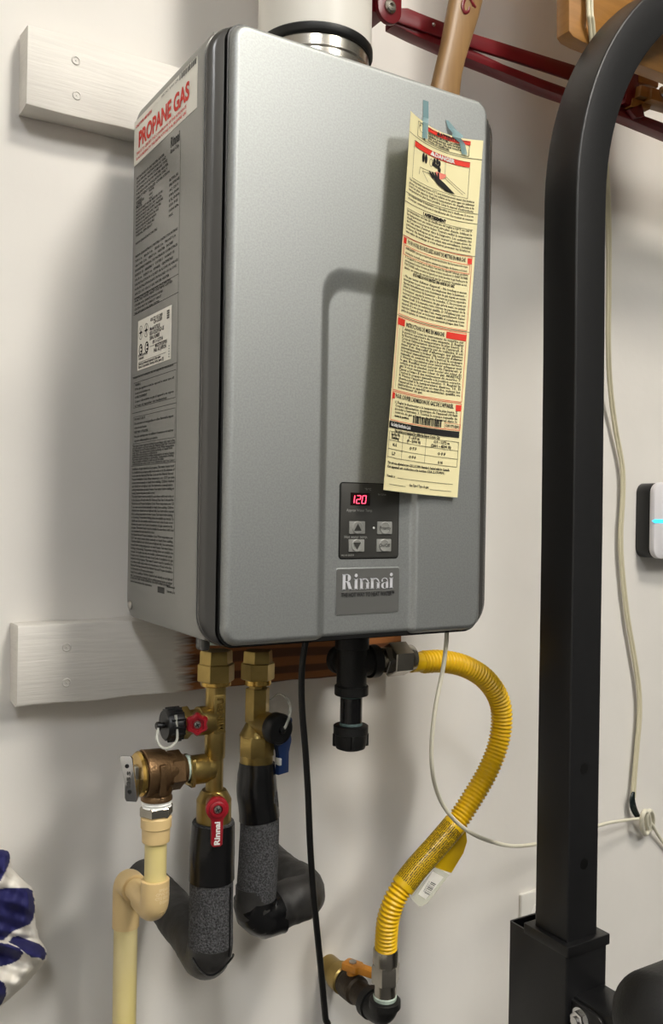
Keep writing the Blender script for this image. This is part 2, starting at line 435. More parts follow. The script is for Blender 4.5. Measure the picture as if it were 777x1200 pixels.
# control panel
cp0, cp1 = at(399, 566, YR), at(465.5, 655, YR)
cx0, cx1, cz1, cz0 = cp0.x, cp1.x, z(.1572), z(.0805)
ctl = obj('control_panel', MB().prism(rrect(cx0, cz0, cx1, cz1, .003, 5), (0, YR+.001, 0), X, Zv, -Y, .0022, .0006), 'panelgrey', heater)
obj('panel_bezel', MB().prism(rrect(cx0-.0012, cz0-.0012, cx1+.0012, cz1+.0012, .004, 5), (0, YR+.001, 0), X, Zv, -Y, .0012), 'black', heater)
CW, CH = cx1-cx0, cz1-cz0
YC = YR-.0012
def S_ctl(a, b): return (cx0+a*CW, YC-.0003, cz1-b*CH)       # 0..1 coordinates
def cpos(u, v): return ((u-44)/(735-44), (v-62)/(965-62))     # from the close-up of the panel
a0, b0 = cpos(155, 172); a1, b1 = cpos(382, 325)
obj('display', MB().box((cx0+a0*CW, YC-.0004, cz1-b1*CH), (cx0+a1*CW, YC+.001, cz1-b0*CH)), 'display', ctl)
def digit(pr, ch, ax, bx, wa, hb):
    seg = {'0': 'abcdef', '1': 'bc', '2': 'abged'}[ch]; t = .10
    S = {'a': (.12, 0, .88, t*.62), 'g': (.12, .5-t*.3, .88, .5+t*.3), 'd': (.12, 1-t*.62, .88, 1), 'b': (1-t*1.4, .06, 1, .48), 'c': (1-t*1.4, .52, 1, .94), 'f': (0, .06, t*1.4, .48), 'e': (0, .52, t*1.4, .94)}
    for s in seg:
        p, q, r_, s_ = S[s]
        def sk(x, y): return (ax+x*wa-(y-.5)*wa*.22, bx+y*hb)
        pr.poly([sk(p, q), sk(r_, q), sk(r_, s_), sk(p, s_)])
dg = Print(lambda a, b: (cx0+a*CW, YC-.0007, cz1-b*CH))
for ch, u in (('1', 150), ('2', 220), ('0', 285)):
    p0 = cpos(u, 203); p1 = cpos(u+50, 303); digit(dg, ch, p0[0], p0[1], p1[0]-p0[0], p1[1]-p0[1])
obj('digits', dg, 'digit', ctl, smooth=False)
def ctext(mb, s, u, v, hpx, wpx):
    a, b = cpos(u, v); return mb.add(*ctxt(s, a, b, hpx, wpx))
def ctxt(s, a, b, hpx, wpx, yy=None):
    vv, ff = text2d(s, 1.0, res=3); x0 = min(p[0] for p in vv); x1 = max(p[0] for p in vv)
    wu = wpx/(735-44); hu = hpx/(965-62)
    return [(cx0+(a+(p[0]-x0)/(x1-x0)*wu)*CW, (yy or YC-.0003), cz1-(b-p[1]*hu)*CH) for p in vv], ff
for s_, u, v, hh, ww in (('Approx Water Temp', 110, 400, 46, 300), ('Hot water temp.', 92, 722, 46, 268), ('MC-91-2US-R', 60, 940, 30, 145), ('\u00b0F/\u00b0C', 320, 140, 40, 75), ('In Use', 480, 195, 34, 95)):
    pr = MB(); pr.flatprint = True; ctext(pr, s_, u, v, hh, ww)
    obj('printed_text', pr, 'greyink', ctl, smooth=False)
obj('indicator', MB().lathe((cx0+cpos(434, 598)[0]*CW, YC+.0005, cz1-cpos(434, 598)[1]*CH), (0, -1, 0), [(0, .0013), (.001, .0012), (.0013, .0006)], 14), 'whiteink', ctl)
for u0, v0, u1, v1, sym in ((142, 518, 325, 672, 'up'), (138, 737, 320, 888, 'down'), (472, 520, 650, 675, 'Priority'), (468, 735, 643, 890, 'On/Off')):
    (a0, b0), (a1, b1) = cpos(u0, v0), cpos(u1, v1)
    bx0, bx1, bz1, bz0 = cx0+a0*CW, cx0+a1*CW, cz1-b0*CH, cz1-b1*CH
    bt = obj('button', MB().prism(rrect(bx0, bz0, bx1, bz1, .0008, 3), (0, YC+.001, 0), X, Zv, -Y, .0022, .0004), 'button', ctl)
    cxm, czm = (bx0+bx1)/2, (bz0+bz1)/2; yb = YC-.0012
    # domed key top: part of the button's own face
    rb = .0068
    dome = MB().lathe((cxm, yb, czm), (0, -1, 0), [(-.0003, rb), (.0004, rb*.97), (.0009, rb*.86), (.0006, rb*.7), (.0004, .0001)], 28)
    bt2 = obj('key_cap', dome, 'button', ctl)
    ink = MB(); ink.flatprint = True; yt = yb-.0011
    if sym in ('up', 'down'):
        q = 1 if sym == 'up' else -1; t = .0046
        ink.add([(cxm-t, yt, czm-q*.0032), (cxm+t, yt, czm-q*.0032), (cxm, yt, czm+q*.0042)], [(0, 1, 2)])
    else:
        vv, ff = text2d(sym, .0052, res=3); x0 = min(p[0] for p in vv); x1 = max(p[0] for p in vv); wd = .0138
        ink.add([(cxm-wd/2+(p[0]-x0)/(x1-x0)*wd, yt, czm-.0018+p[1]) for p in vv], ff)
    obj('button_symbol', ink, 'panelgrey' if sym in ('up', 'down') else 'ink', ctl, smooth=False)
# logo plate
l0, l1 = at(394, 667, YR), at(466.5, 720, YR)
lx0, lx1, lz1, lz0 = l0.x, l1.x, z(.0695), z(.0228)
obj('plate_bezel', MB().prism(rrect(lx0-.001, lz0-.001, lx1+.001, lz1+.001, .003, 5), (0, YR+.001, 0), X, Zv, -Y, .0014, .0003), 'silver', heater)
lp = obj('logo_plate', MB().prism(rrect(lx0, lz0, lx1, lz1, .0022, 5), (0, YR+.001, 0), X, Zv, -Y, .0018), 'plate', heater)
LW, LH = lx1-lx0, lz1-lz0
def S_logo(a, b): return (lx0+a, YR-.0012, lz1-b)
M['logoink'] = mat('silver_lettering', (.84, .84, .86), .25, .2)
def serif_word(pr, a0, base, xh, scale):
    """wide fat-face letters with slab serifs: R i n n a i"""
    def P(pts): pr.poly([(a0+x*scale, base-y*xh) for x, y in pts])
    def stem(x, y0, y1, w_=.30, sf=.10, l=True, r_=True):
        P([(x, y0), (x+w_, y0), (x+w_, y1), (x, y1)])
        for yy in (y0, y1-.07 if y1 > y0 else y1):
            P([(x-(sf if l else 0), yy), (x+w_+(sf if r_ else 0), yy), (x+w_+(sf if r_ else 0), yy+.07), (x-(sf if l else 0), yy+.07)])
    def arc(cx, cy, rx, ry, q0, q1, w0, w1, n=16):
        for k in range(n):
            t0, t1 = k/n, (k+1)/n; A, B = math.radians(q0+(q1-q0)*t0), math.radians(q0+(q1-q0)*t1)
            wa, wb = w0+(w1-w0)*math.sin(PI*t0), w0+(w1-w0)*math.sin(PI*t1)
            P([(cx+rx*math.cos(A), cy+ry*math.sin(A)), (cx+rx*math.cos(B), cy+ry*math.sin(B)), (cx+(rx-wb)*math.cos(B), cy+(ry-wb*.35)*math.sin(B)), (cx+(rx-wa)*math.cos(A), cy+(ry-wa*.35)*math.sin(A))])
    x = 0
    stem(x+.06, 0, 1.42, .32, .06); arc(x+.52, 1.07, .46, .35, 90, -90, .10, .36); P([(x+.36, 1.33), (x+.55, 1.33), (x+.55, 1.42), (x+.36, 1.42)]); P([(x+.36, .70), (x+.56, .70), (x+.56, .78), (x+.36, .78)])
    P([(x+.50, .72), (x+.84, .72), (x+1.14, .0), (x+.78, 0)]); P([(x+.78, 0), (x+1.22, 0), (x+1.22, .07), (x+.78, .07)])
    x = 1.34
    for k in (0, 1):
        if k: x = 5.46
        stem(x+.08, 0, 1.0, .32, .08); pr.disc(a0+(x+.24)*scale, base-1.28*xh, .17*scale, 16)
        if not k: x = 1.98
        if not k:
            for j in (0, 1):
                stem(x+.08, 0, 1.0, .30, .08); arc(x+.62, .60, .44, .40, 170, 0, .08, .24); stem(x+.78, 0, .62, .30, .08); x += 1.24
            # a
            arc(x+.46, .66, .42, .34, 165, 0, .12, .14); stem(x+.60, 0, .68, .29, 0, False, True); arc(x+.44, .28, .38, .29, 60, 300, .10, .26); pr.disc(a0+(x+.17)*scale, base-.72*xh, .10*scale, 12)
pr = Print(S_logo); serif_word(pr, LW*.085, LH*.46, LH*.245, LW*.82/5.98); obj('lettering', pr, 'logoink', lp, smooth=False)
pr = Print(S_logo); pr.text('THE HOT WAY TO HEAT WATER\u2122', LW*.075, LH*.615, LH*.13, width=LW*.85, res=3, bold=.00022); obj('slogan', pr, 'ink', lp, smooth=False)

# left side stickers and print (text runs from the wall towards the front)
XS = -.014
def S_side(a, b, e=.0003): return (XS-e, -a, Z0+.5883-b)        # a = distance from the wall, b = distance below the heater top
def sb(u, v): p = atx(u, v, XS); return -p.y, Z0+.5883-p.z
def flat_sheet(S, a0, b0, a1, b1, t=.0003):
    mb = MB(); c = [(a0, b0), (a1, b0), (a1, b1), (a0, b1)]
    v = [S(a, b, t) for a, b in c] + [S(a, b, -.0006) for a, b in c]
    return mb.add(v, [(0, 1, 2, 3), (7, 6, 5, 4), (0, 4, 5, 1), (1, 5, 6, 2), (2, 6, 7, 3), (3, 7, 4, 0)])
# propane sticker
A0, B0, A1, B1 = .0433, .0105, .2295, .0620
ps = obj('gas_sticker', flat_sheet(S_side, A0, B0, A1, B1, .0004), 'white', heater, smooth=False)
ps['label'] = 'white sticker with red words PROPANE GAS'
S2 = lambda a, b: S_side(a, b, .0008)
pr = Print(S2)
pr.text('PROPANE GAS', A0+.017, B0+.0345, .0250, width=.150, res=4, bold=.0009)
pr.text('ONLY FOR USE WITH', A0+.006, B0+.0095, .0048, width=.052, bold=.0002)
pr.text('THIS IS TO CERTIFY THE CONVERSION OF THE APPLIANCE', A0+.010, B0+.0420, .0046, width=.150, bold=.0001)
pr.text('IS ACCORDING TO THE INSTRUCTIONS FOR PROPANE GAS', A0+.010, B0+.0478, .0046, width=.150, bold=.0001)
obj('red_print', pr, 'red', ps, smooth=False)
pr = Print(S2)
pr.text('PART NO. 80000 1234', A0+.088, B0+.0052, .0040, width=.048)
x = A0+.140
while x < A0+.182:
    wd = random.choice((.0006, .0010, .0016, .0022)); pr.rect(x, B0+.0008, x+wd, B0+.0068); x += wd+random.choice((.0007, .0014, .0022))
obj('barcode', pr, 'ink', ps, smooth=False)
# printed specification column
PA0, PA1 = .0512, .1880
pr = Print(S_side); 
pr.line(PA1, .078, PA1, .548, .0006, 1)
pr.text('Rinnai', .160, sb(205, 169)[1], .0150, width=.025, res=3, bold=.0005); pr.text('Rinnai Corp.', .160, sb(205, 176)[1], .006, width=.024, bold=.0002)
L1 = ['INSTANTANEOUS GAS WATER HEATER', 'CHAUFFE-EAU INSTANTANE AU GAZ', 'AUTOMATIC NON STORAGE TYPE', 'CONTINUOUS FLOW WATER HEATER', 'FOR INDOOR INSTALLATION ONLY', 'DIRECT VENT FORCED COMBUSTION']
def col_lines(lines, u, v0, v1, size, wid, a=None):
    """lines spread between photograph rows v0..v1 of the side panel at column u"""
    for i, s in enumerate(lines):
        v = v0+(v1-v0)*i/max(1, len(lines)-1); aa, bb = sb(u, v)
        pr.text(s, a if a is not None else aa, bb, size, width=wid[i % len(wid)] if isinstance(wid, (list, tuple)) else wid, bold=.00012)
col_lines(L1, 158.5, 213, 236, .0040, [.088, .093, .097, .100, .098, .104], .0535)
col_lines(['MODEL', 'GAS', 'VOLT'], 179, 222, 231, .0034, [.016, .011, .013], .096)
col_lines(['R75LSi', 'PROPANE', 'AC 120 V', '180,000', '15,000', '150 PSI', '1034 kPa', 'MAX.'], 205, 208, 250, .0040, [.024, .028, .026, .027, .029, .024, .027, .012], .158)
col_lines(['MANIFOLD', 'ORIFICE', 'RATED', 'FREQ.'], 158.5, 240, 247, .0032, [.02, .026, .02, .022], .0535)
L2 = ['MAXIMUM INLET WATER PRESSURE 150 PSI', 'PRESSION MAXIMALE DE L EAU 1034 kPa', 'MINIMUM INLET GAS SUPPLY PRESSURE', 'MAXIMUM INLET GAS SUPPLY PRESSURE', 'PRESSION D ALIMENTATION EN GAZ', 'MANIFOLD PRESSURE MAXIMUM MINIMUM', 'PRESSION A LA TUBULURE', 'THERMAL EFFICIENCY']
col_lines(L2, 158.5, 251, 279, .0036, [.084, .082, .086, .080, .074, .066, .060, .055], .0535)
col_lines(['MINIMUM CLEARANCES FROM COMBUSTIBLE'], 158.5, 288, 288, .0036, [.070], .0535)
L3 = ['MINIMUM CLEARANCE FROM COMBUSTIBLE CONSTRUCTION MATERIALS', 'TOP 6 in    BACK 0 in    SIDES 2 in   FRONT 6 in', 'GROUND 12 in    VENT 0 in   HEATER   INCHES', 'DEGAGEMENT MINIMAL DES MATERIAUX COMBUSTIBLES', 'DESSUS 15   ARRIERE 0   COTES 5   AVANT 15', 'SOL 30 cm    EVENT 0 cm   APPAREIL   CENTIMETRES', 'FOR INSTALLATION IN A CLOSET OR ALCOVE OR GARAGE', 'POUR INSTALLATION DANS UN PLACARD OU ALCOVE', 'ANS Z21.10.3 CSA 4.3 GAS WATER HEATER', 'SUITABLE FOR WATER POTABLE AND SPACE HEATING']
col_lines(L3, 158.5, 303, 352, .0037, [.130, .125, .118, .130, .122, .118, .132, .128, .108, .112], .0535)
col_lines(['FOR USE WITH VENT SYSTEMS LISTED', 'UTILISER AVEC EVENTS HOMOLOGUES', 'CATEGORY III DIRECT VENT', 'THIS APPLIANCE HAS BEEN TESTED'], 158.5, 355, 369, .0034, [.118, .09, .086, .08], .0535)
for v in (317, 336): pr.line(PA0, sb(158.5, v+33)[1], PA1, sb(158.5, v+33)[1], .0006, 1)
for v in (442, 484, 546): pr.line(PA0, sb(158.5, v)[1], PA1, sb(158.5, v)[1], .0006, 1)
col_lines(['Accessories and conversion kits are supplied by manufacturer'], 155, 445, 445, .0034, [.125], .0535)
pr.frame(.0560, sb(158.5, 449)[1], .1850, sb(158.5, 478)[1], .0005)
col_lines(['WARNING', 'If the gas appliance must be exposed to water turn off', 'the supply and call a technician at once.', 'AVERTISSEMENT', 'Couper l alimentation en gaz si l appareil a ete expose', 'a l eau et appeler un technicien'], 158.5, 453, 477, .0037, [.018, .12, .05, .04, .12, .1], .0600)
pr.frame(.0560, sb(158.5, 489)[1], .1850, sb(158.5, 520)[1], .0005)
col_lines(['DO NOT USE IF', 'Do not store or use gasoline or other flammable vapors', 'and liquids in the vicinity of this appliance', 'NE PAS UTILISER', 'Ne pas entreposer ni utiliser d essence ou autres', 'vapeurs inflammables a proximite'], 158.5, 493, 518, .0037, [.035, .12, .04, .045, .12, .075], .0600)
LW_ = ('This water heater must be installed in accordance with local codes or in the absence of local codes the National Fuel Gas Code and the Natural Gas and Propane Installation Code. Water temperature over 125 F can cause severe burns instantly or death from scalding. Children disabled and elderly are at highest risk. See instruction manual before setting temperature at water heater. Feel water before bathing or showering. Temperature limiting valves are available see manual. Ce chauffe eau doit etre installe conformement aux codes locaux ou en l absence de ceux ci au Code d installation du gaz naturel et du propane. ')
def wrap(s, n):
    out = []; cur = ''
    for w_ in s.split():
        if len(cur)+len(w_)+1 > n: out.append(cur); cur = w_
        else: cur = (cur+' '+w_).strip()
    out.append(cur); return out
ls = wrap(LW_*3, 66)
rw = random.Random(3)
col_lines(ls[:9], 158.5, 524, 545, .0037, [.130, .131, .129, .124, .08, .13, .128, .1], .0545)
col_lines(ls[9:17]+wrap(LW_*4, 70)[:24], 158.5, 551, 676, .0038, [.130, .131, .128, .131, .13, .127, .131, .075, .13, .13, .131], .0545)
col_lines(['D. MANUFACTURED UNDER LICENSE FOR THE NORTH AMERICAN MARKET', 'www instructions for operation'], 158.5, 679, 683, .0034, [.125, .07], .0545)
a_, b_ = sb(185, 687); pr.rect(a_, b_, a_+.020, b_+.0065)
col_lines(['Rinnai', '2009.11'], 195, 688, 694, .003, .022, a_+.027)
obj('printed_text', pr, 'sideink', heater, smooth=False)
# white rating label
wa0, wb0, wa1, wb1 = .0675, .2465, .1702, .3030
wl = obj('rating_label', flat_sheet(S_side, wa0, wb0, wa1, wb1, .0006), 'white', heater, smooth=False); wl['label'] = 'white rating label with approval marks'
pr = Print(lambda a, b: S_side(a, b, .0010))
WW, WH = wa1-wa0, wb1-wb0
def wt(s, fa, fb, sz, fw): pr.text(s, wa0+WW*fa, wb0+WH*fb, sz, width=WW*fw, res=2, bold=.00013)
wt('ANS Z21.10.3-2009', .40, .13, .0052, .36); wt('CSA 4.3-2009', .50, .20, .0050, .25)
wt('Model R75LSi', .39, .31, .0056, .30); wt('REU-V2532FFUD-US', .39, .40, .0062, .42); wt('SERIAL NUMBER', .39, .49, .0058, .30); wt('09.11-127714', .48, .585, .0056, .30)
wt('MADE IN JAPAN', .56, .68, .0060, .34); wt('FAB. AU JAPON', .52, .76, .0056, .36)
wt('CERTIFIED GAS APPLIANCE', .03, .735, .0034, .30); wt('WATER HEATER', .05, .80, .0034, .16)
wt('Rinnai is a registered trademark of the maker', .05, .91, .0042, .68); wt('Rinnai Corporation, Nagoya, Aichi, Japan [S]', .05, .97, .0042, .76)
pr.line(wa0+WW*.40, wb0+WH*.62, wa0+WW*.88, wb0+WH*.62, .0004, 1); pr.line(wa0+WW*.05, wb0+WH*.85, wa0+WW*.88, wb0+WH*.85, .0004, 1)
# approval stars: two round emblems, and two certification marks below
for fa, fb in ((.105, .26), (.275, .26)):
    cxa, cyb = wa0+WW*fa, wb0+WH*fb; pr.ring(cxa, cyb, .0066, .0006, 20, .0078)
    star = []
    for k in range(8):
        r_ = .0058 if k % 2 == 0 else .0017; star.append((cxa+r_*math.cos(PI/4*k+PI/2), cyb+r_*1.15*math.sin(PI/4*k+PI/2)))
    for k in range(8): pr.poly([(cxa, cyb), star[k], star[(k+1) % 8]])
for fa in (.11, .30):
    cxa, cyb = wa0+WW*fa, wb0+WH*.60; pr.ring(cxa, cyb, .0058, .0017, 18, .0064); pr.rect(cxa-.0006, cyb-.0032, cxa+.0036, cyb-.0008); pr.rect(cxa-.0006, cyb+.0012, cxa+.0036, cyb+.0032)
for i in range(3):
    for j in range(4): pr.rect(wa0+WW*.89+i*.0024, wb0+WH*.07+j*.0024, wa0+WW*.89+i*.0024+.0019, wb0+WH*.07+j*.0024+.0018)
for j in range(5): pr.rect(wa0+WW*.955, wb0+WH*(.74+.05*j), wa0+WW*.972, wb0+WH*(.765+.05*j))
obj('rating_print', pr, 'ink', wl, smooth=False)

# vent collar on top with its black seal; white PVC pipe rises from it
VC = at(369, 40, -.163); vx, vy = VC.x, -.163
zr = z(.6478)
obj('vent_collar', MB().lathe((vx, vy, z(.583)), Zv, [(0, .064), (.004, .064), (.006, .0615), (.050, .0615), (.052, .0630), (.0655, .0630)], 64), 'steel', heater)
obj('seal_ring', MB().lathe((vx, vy, zr), Zv, [(0, .0632), (-.0008, .0645), (0, .0660), (.002, .0672), (.0085, .0672), (.010, .066), (.010, .058)], 64), 'black', heater)
pv = obj('vent_pipe', MB().lathe((vx, vy, zr+.0095), Zv, [(0, .060), (0, .0650), (.003, .0655), (RZ1-zr-.0095, .0655)], 64), 'pvc')
tag(pv, 'wide white plastic vent pipe rising from the top of the heater', 'pipe')

# ------------------------------------------------------------------ taped warning label
LTL, LTR, LBL, LBR = Vector((.1794, 0, z(.5362))), Vector((.2965, 0, z(.5409))), Vector((.1534, 0, z(.1507))), Vector((.2682, 0, z(.1455)))
LABW, LABH = .1235, .392
def S_lab(a, b, e=0.):
    s, t = a/LABW, b/LABH
    p = LTL.lerp(LTR, s).lerp(LBL.lerp(LBR, s), t)
    off = .0055+.0250*max(0, 1-s)**2.4 + .004*max(0, s-.8)*5*.3
    off += .0035*math.sin(PI*t)*(1-s)*.6
    p = Vector((p.x, YF-off-e, p.z - .004*math.sin(PI*s)*(1-t)**6))
    return p
lab = thing('warning_label', 'long cream French warning label with red bars taped to the heater front', 'label', S_lab(LABW*.8, LABH*.01))
def sheet(a0, b0, a1, b1, na, nb, e, th=.0003):
    v = []; f = []
    for k in (0, 1):
        for j in range(nb+1):
            for i in range(na+1): v.append(S_lab(a0+(a1-a0)*i/na, b0+(b1-b0)*j/nb, e-k*th))
    q = (na+1)*(nb+1)
    for j in range(nb):
        for i in range(na):
            a = j*(na+1)+i; f.append((a, a+1, a+na+2, a+na+1)); f.append((q+a, q+a+na+1, q+a+na+2, q+a+1))
    return MB().add(v, f)
obj('sheet', sheet(0, 0, LABW, LABH, 24, 40, 0), 'cream', lab, angle=180)
SL = lambda a, b: S_lab(a, b, .0005)
SL2 = lambda a, b: S_lab(a, b, .0009)
K = Print(SL); RDP = Print(SL); K2 = Print(SL2); W2 = Print(SL2)
def section():
    global K, RDP, K2, W2
    for p, nm, mt in ((K, 'black_print', 'ink'), (RDP, 'red_print', 'red'), (K2, 'heading_print', 'ink'), (W2, 'white_print', 'whiteink')):
        if p.v: obj(nm, p, mt, lab, smooth=False)
    K = Print(SL); RDP = Print(SL); K2 = Print(SL2); W2 = Print(SL2)
# the marks follow the sheet: fractions (0..1) across and down
def fa(x): return x*LABW
_FO = [0, .030, .052, .108, .120, .128, .149, .240, .252, .288, .291, .297, .308, .312, .3265, .330, .341, .397, .4035, .407, .423, .427, .448, .456, .486, .496, .507, .588, .595, .600, .602, .605, .622, .631, .788, .795, .798, .800, .818, .826, .848, .866, .868, .870, .889, .899, .904, .929, .951, .970, .9765, .9835, .9875, .9955, 1]
_FN = [0, .006, .018, .050, .056, .066, .082, .170, .180, .207, .214, .221, .231, .240, .253, .256, .264, .320, .331, .335, .351, .355, .380, .387, .415, .425, .437, .528, .538, .542, .545, .548, .566, .575, .730, .737, .741, .744, .760, .770, .796, .813, .816, .819, .836, .845, .848, .872, .895, .917, .930, .940, .964, .983, 1]
def fb(y): return float(np.interp(y, _FO, _FN))*LABH
def kt(p, s, x, y, h, wd, **k): p.text(s, fa(x), fb(y), h, width=fa(wd), **k)
K.frame(fa(.13), fb(.035), fa(.84), fb(.108), .0005)
RDP.rect(fa(.27), fb(.030), fa(.85), fb(.052), 8)
kt(K2, '\u25b2ATTENTION', .40, .0475, .0058, .34, res=2, bold=.0002)
for i, s in enumerate(['RISQUE DE BRULURE. Les enfants ou', 'adultes peuvent etre brules par', 'des surfaces. Ne pas toucher la', 'bouche du chauffe-eau.']): kt(K, s, .29, .064+.0125*i, .0036, (.47, .50, .50, .30)[i], bold=.00012)
K.ring(fa(.19), fb(.056), .0052, .0005, 16); K.rect(fa(.15), fb(.048), fa(.172), fb(.053)); K.rect(fa(.205), fb(.049), fa(.222), fb(.056))
K.poly([(fa(.215), fb(.070)), (fa(.25), fb(.066)), (fa(.255), fb(.085)), (fa(.245), fb(.104)), (fa(.225), fb(.104)), (fa(.222), fb(.085))]); K.disc(fa(.236), fb(.0625), .0022)
K.line(0, fb(.108+.012), LABW, fb(.118), .0005, 20)
section()
RDP.rect(fa(.10), fb(.128), fa(.86), fb(.149), 12); kt(W2, '\u25b2DANGER', .33, .1455, .0062, .34, res=2, bold=.0003)
K.frame(fa(.09), fb(.130), fa(.86), fb(.240), .0004)
# pictogram: taps, spout and hand over a basin corner
K.line(fa(.55), fb(.150), fa(.555), fb(.190), .0004); K.line(fa(.20), fb(.197), fa(.55), fb(.190), .0004); K.line(fa(.555), fb(.190), fa(.83), fb(.228), .0004); K.line(fa(.56), fb(.197), fa(.80), fb(.232), .0004); K.line(fa(.20), fb(.197), fa(.19), fb(.218), .0004)
K.line(fa(.24), fb(.204), fa(.50), fb(.198), .0004); K.line(fa(.24), fb(.204), fa(.33), fb(.228), .0004)
for dx in (.24, .28): K.disc(fa(dx), fb(.165), .0024, 12, .0052)
for dx, dy in ((.40, .160), (.44, .157), (.47, .161)): K.disc(fa(dx), fb(dy), .0022, 12, .0036)
K.ring(fa(.355), fb(.168), .0028, .0005, 14, .0045); K.poly([(fa(.37), fb(.164)), (fa(.47), fb(.168)), (fa(.495), fb(.176)), (fa(.49), fb(.186)), (fa(.455), fb(.186)), (fa(.455), fb(.178)), (fa(.37), fb(.174))])
M['pinkprint'] = mat('pink_print', (.92, .52, .45), .6)
PK = Print(SL); PK.poly([(fa(.42), fb(.188)), (fa(.57), fb(.186)), (fa(.56), fb(.196)), (fa(.50), fb(.206)), (fa(.46), fb(.206))]); obj('pink_print', PK, 'pinkprint', lab, smooth=False)
K2.poly([(fa(.39), fb(.206)), (fa(.47), fb(.204)), (fa(.55), fb(.212)), (fa(.70), fb(.236)), (fa(.58), fb(.234)), (fa(.46), fb(.222))])
for k in range(4):
    K2.poly([(fa(.385+.022*k), fb(.211-.001*k)), (fa(.325+.042*k), fb(.196-.002*k)), (fa(.343+.042*k), fb(.1945-.002*k)), (fa(.415+.022*k), fb(.208-.001*k))])
# running text blocks
T1 = ["Une temperature superieure a 52\u00b0C peut instantanement causer des brulures graves ou entrainer la mort. Les enfants et les gens ages ou infirmes sont les plus exposes. Reglez la temperature du chauffe-eau a la temperature la plus basse possible. Lisez le manuel d'instructions."]
T2 = ["Les soupapes limitant la temperature sont disponibles avec le chauffe-eau. Si vous ne trouvez pas, communiquez avec le manufacturier afin d'en recevoir un nouveau"]
T3 = ["La temperature de l'eau du chauffe-eau est reglee a 120\u00b0F ou 140\u00b0F. La temperature au robinet peut etre plus chaude. Utilisez le chauffe-eau a vos propres risques. Toujours verifier la temperature de l'eau avant d'entrer dans la baignoire. Les enfants, les personnes handicapees et les aines courent un risque eleve de brulures. Ne laissez jamais un enfant sans surveillance. Installez une valve de melange si vous desirez prevenir les brulures."]
Q1 = "AVERTISSEMENT: Quiconque ne respecte pas a la lettre les instructions dans la presente notice risque de declencher un incendie ou une explosion entrainant des dommages, des blessures ou la mort."
Q2 = "A. Cet appareil ne comporte pas de veilleuse. Il est muni d'un dispositif d'allumage qui allume automatiquement le bruleur. Ne tentez pas d'allumer le bruleur manuellement. B. AVANT DE FAIRE FONCTIONNER, reniflez tout autour de l'appareil pour deceler une odeur de gaz. Reniflez pres du plancher, car certains gaz sont plus lourds que l'air et peuvent s'accumuler au sol."
Q3 = "- Ne pas tenter d'allumer d'appareil. - Ne touchez a aucun interrupteur; ne pas vous servir des telephones dans le batiment. - Appelez immediatement votre fournisseur de gaz depuis un voisin. Suivez les instructions du fournisseur. - Si vous ne pouvez rejoindre le fournisseur, appelez le service des incendies. C. Ne poussez ou tournez la manette d'admission du gaz qu'a la main; ne jamais utiliser d'outil. Si la manette reste coincee, ne pas tenter de la reparer; appelez un technicien qualifie. D. N'utilisez pas cet appareil s'il a ete plonge dans l'eau, meme partiellement. Faites inspecter l'appareil par un technicien qualifie et remplacez toute partie du systeme de controle et toute commande plonges dans l'eau."
Q4 = "1. ARRETEZ! Lisez les instructions de securite sur la portion superieure de cette etiquette. 2. Reglez le thermostat a la temperature la plus basse. 3. Coupez l'alimentation electrique de l'appareil. 4. Cet appareil ne comporte pas de veilleuse. Il est muni d'un dispositif d'allumage qui allume automatiquement le bruleur. Ne tentez pas d'allumer le bruleur manuellement. 5. Tournez la soupape manuelle de controle du gaz a la position fermee. 6. Attendre cinq minutes pour laisser echapper tout le gaz. Reniflez tout autour de l'appareil, y compris pres du plancher, pour deceler une odeur de gaz. Si vous sentez une odeur de gaz, ARRETEZ! Passez a l'etape B des instructions de securite. 7. Tournez la soupape manuelle a la position ouverte. 8. Mettez l'appareil sous tension. 9. Reglez le thermostat a la temperature desiree. 10. Si l'appareil ne se met pas en marche, suivez les instructions et appelez un technicien qualifie ou le fournisseur de gaz."
Q5 = "1. Reglez le thermostat a la temperature la plus basse. 2. Coupez l'alimentation electrique de l'appareil s'il faut proceder a l'entretien. 3. Tournez la soupape manuelle de controle du gaz a l'arrivee de gaz d'appareil dans le"
def block(s, x, y0, y1, n, w, size=.0037, bold=.00007):
    cpl = max(10, int(len(s)/n)+4); L = wrap(s, cpl)[:n]
    m_ = max(len(q) for q in L)
    for i, q in enumerate(L):
        kt(K, q, x, y0+(y1-y0)*i/max(1, n-1), size, w*min(1., (len(q)/m_*1.0 if len(q) < m_*.75 else 1.)), bold=bold)
section()
block(T1[0], .045, .252, .288, 4, .90); block(T2[0], .045, .297, .308, 2, .90)
K.line(0, fb(.293), LABW, fb(.289), .0005, 20); K.line(0, fb(.313), LABW, fb(.311), .0005, 20)
kt(K, '! AVERTISSEMENT', .29, .3265, .0050, .32, res=2, bold=.0003); K.line(fa(.04), fb(.330), fa(.95), fb(.330), .0004, 16)
block(T3[0], .045, .341, .397, 7, .90)
K.line(0, fb(.4035), LABW, fb(.402), .0005, 20)
section()
RDP.rect(fa(.02), fb(.407), fa(.065), fb(.423)); RDP.rect(fa(.915), fb(.408), fa(.965), fb(.424))
kt(K, 'POUR VOTRE SECURITE LISEZ AVANT DE METTRE EN MARCHE', .09, .420, .0062, .80, bold=.00014)
RDP.frame(fa(.035), fb(.427), fa(.945), fb(.448), .0005); block(Q1, .06, .4345, .4445, 2, .86)
RDP.frame(fa(.02), fb(.404), fa(.965), fb(.595), .0005)
block(Q2, .06, .456, .486, 4, .87)
kt(K, 'QUE FAIRE SI VOUS SENTEZ UNE ODEUR DE GAZ', .20, .496, .0045, .58, bold=.0002)
block(Q3, .06, .507, .588, 11, .87)
K.line(0, fb(.600), LABW, fb(.599), .0004, 20)
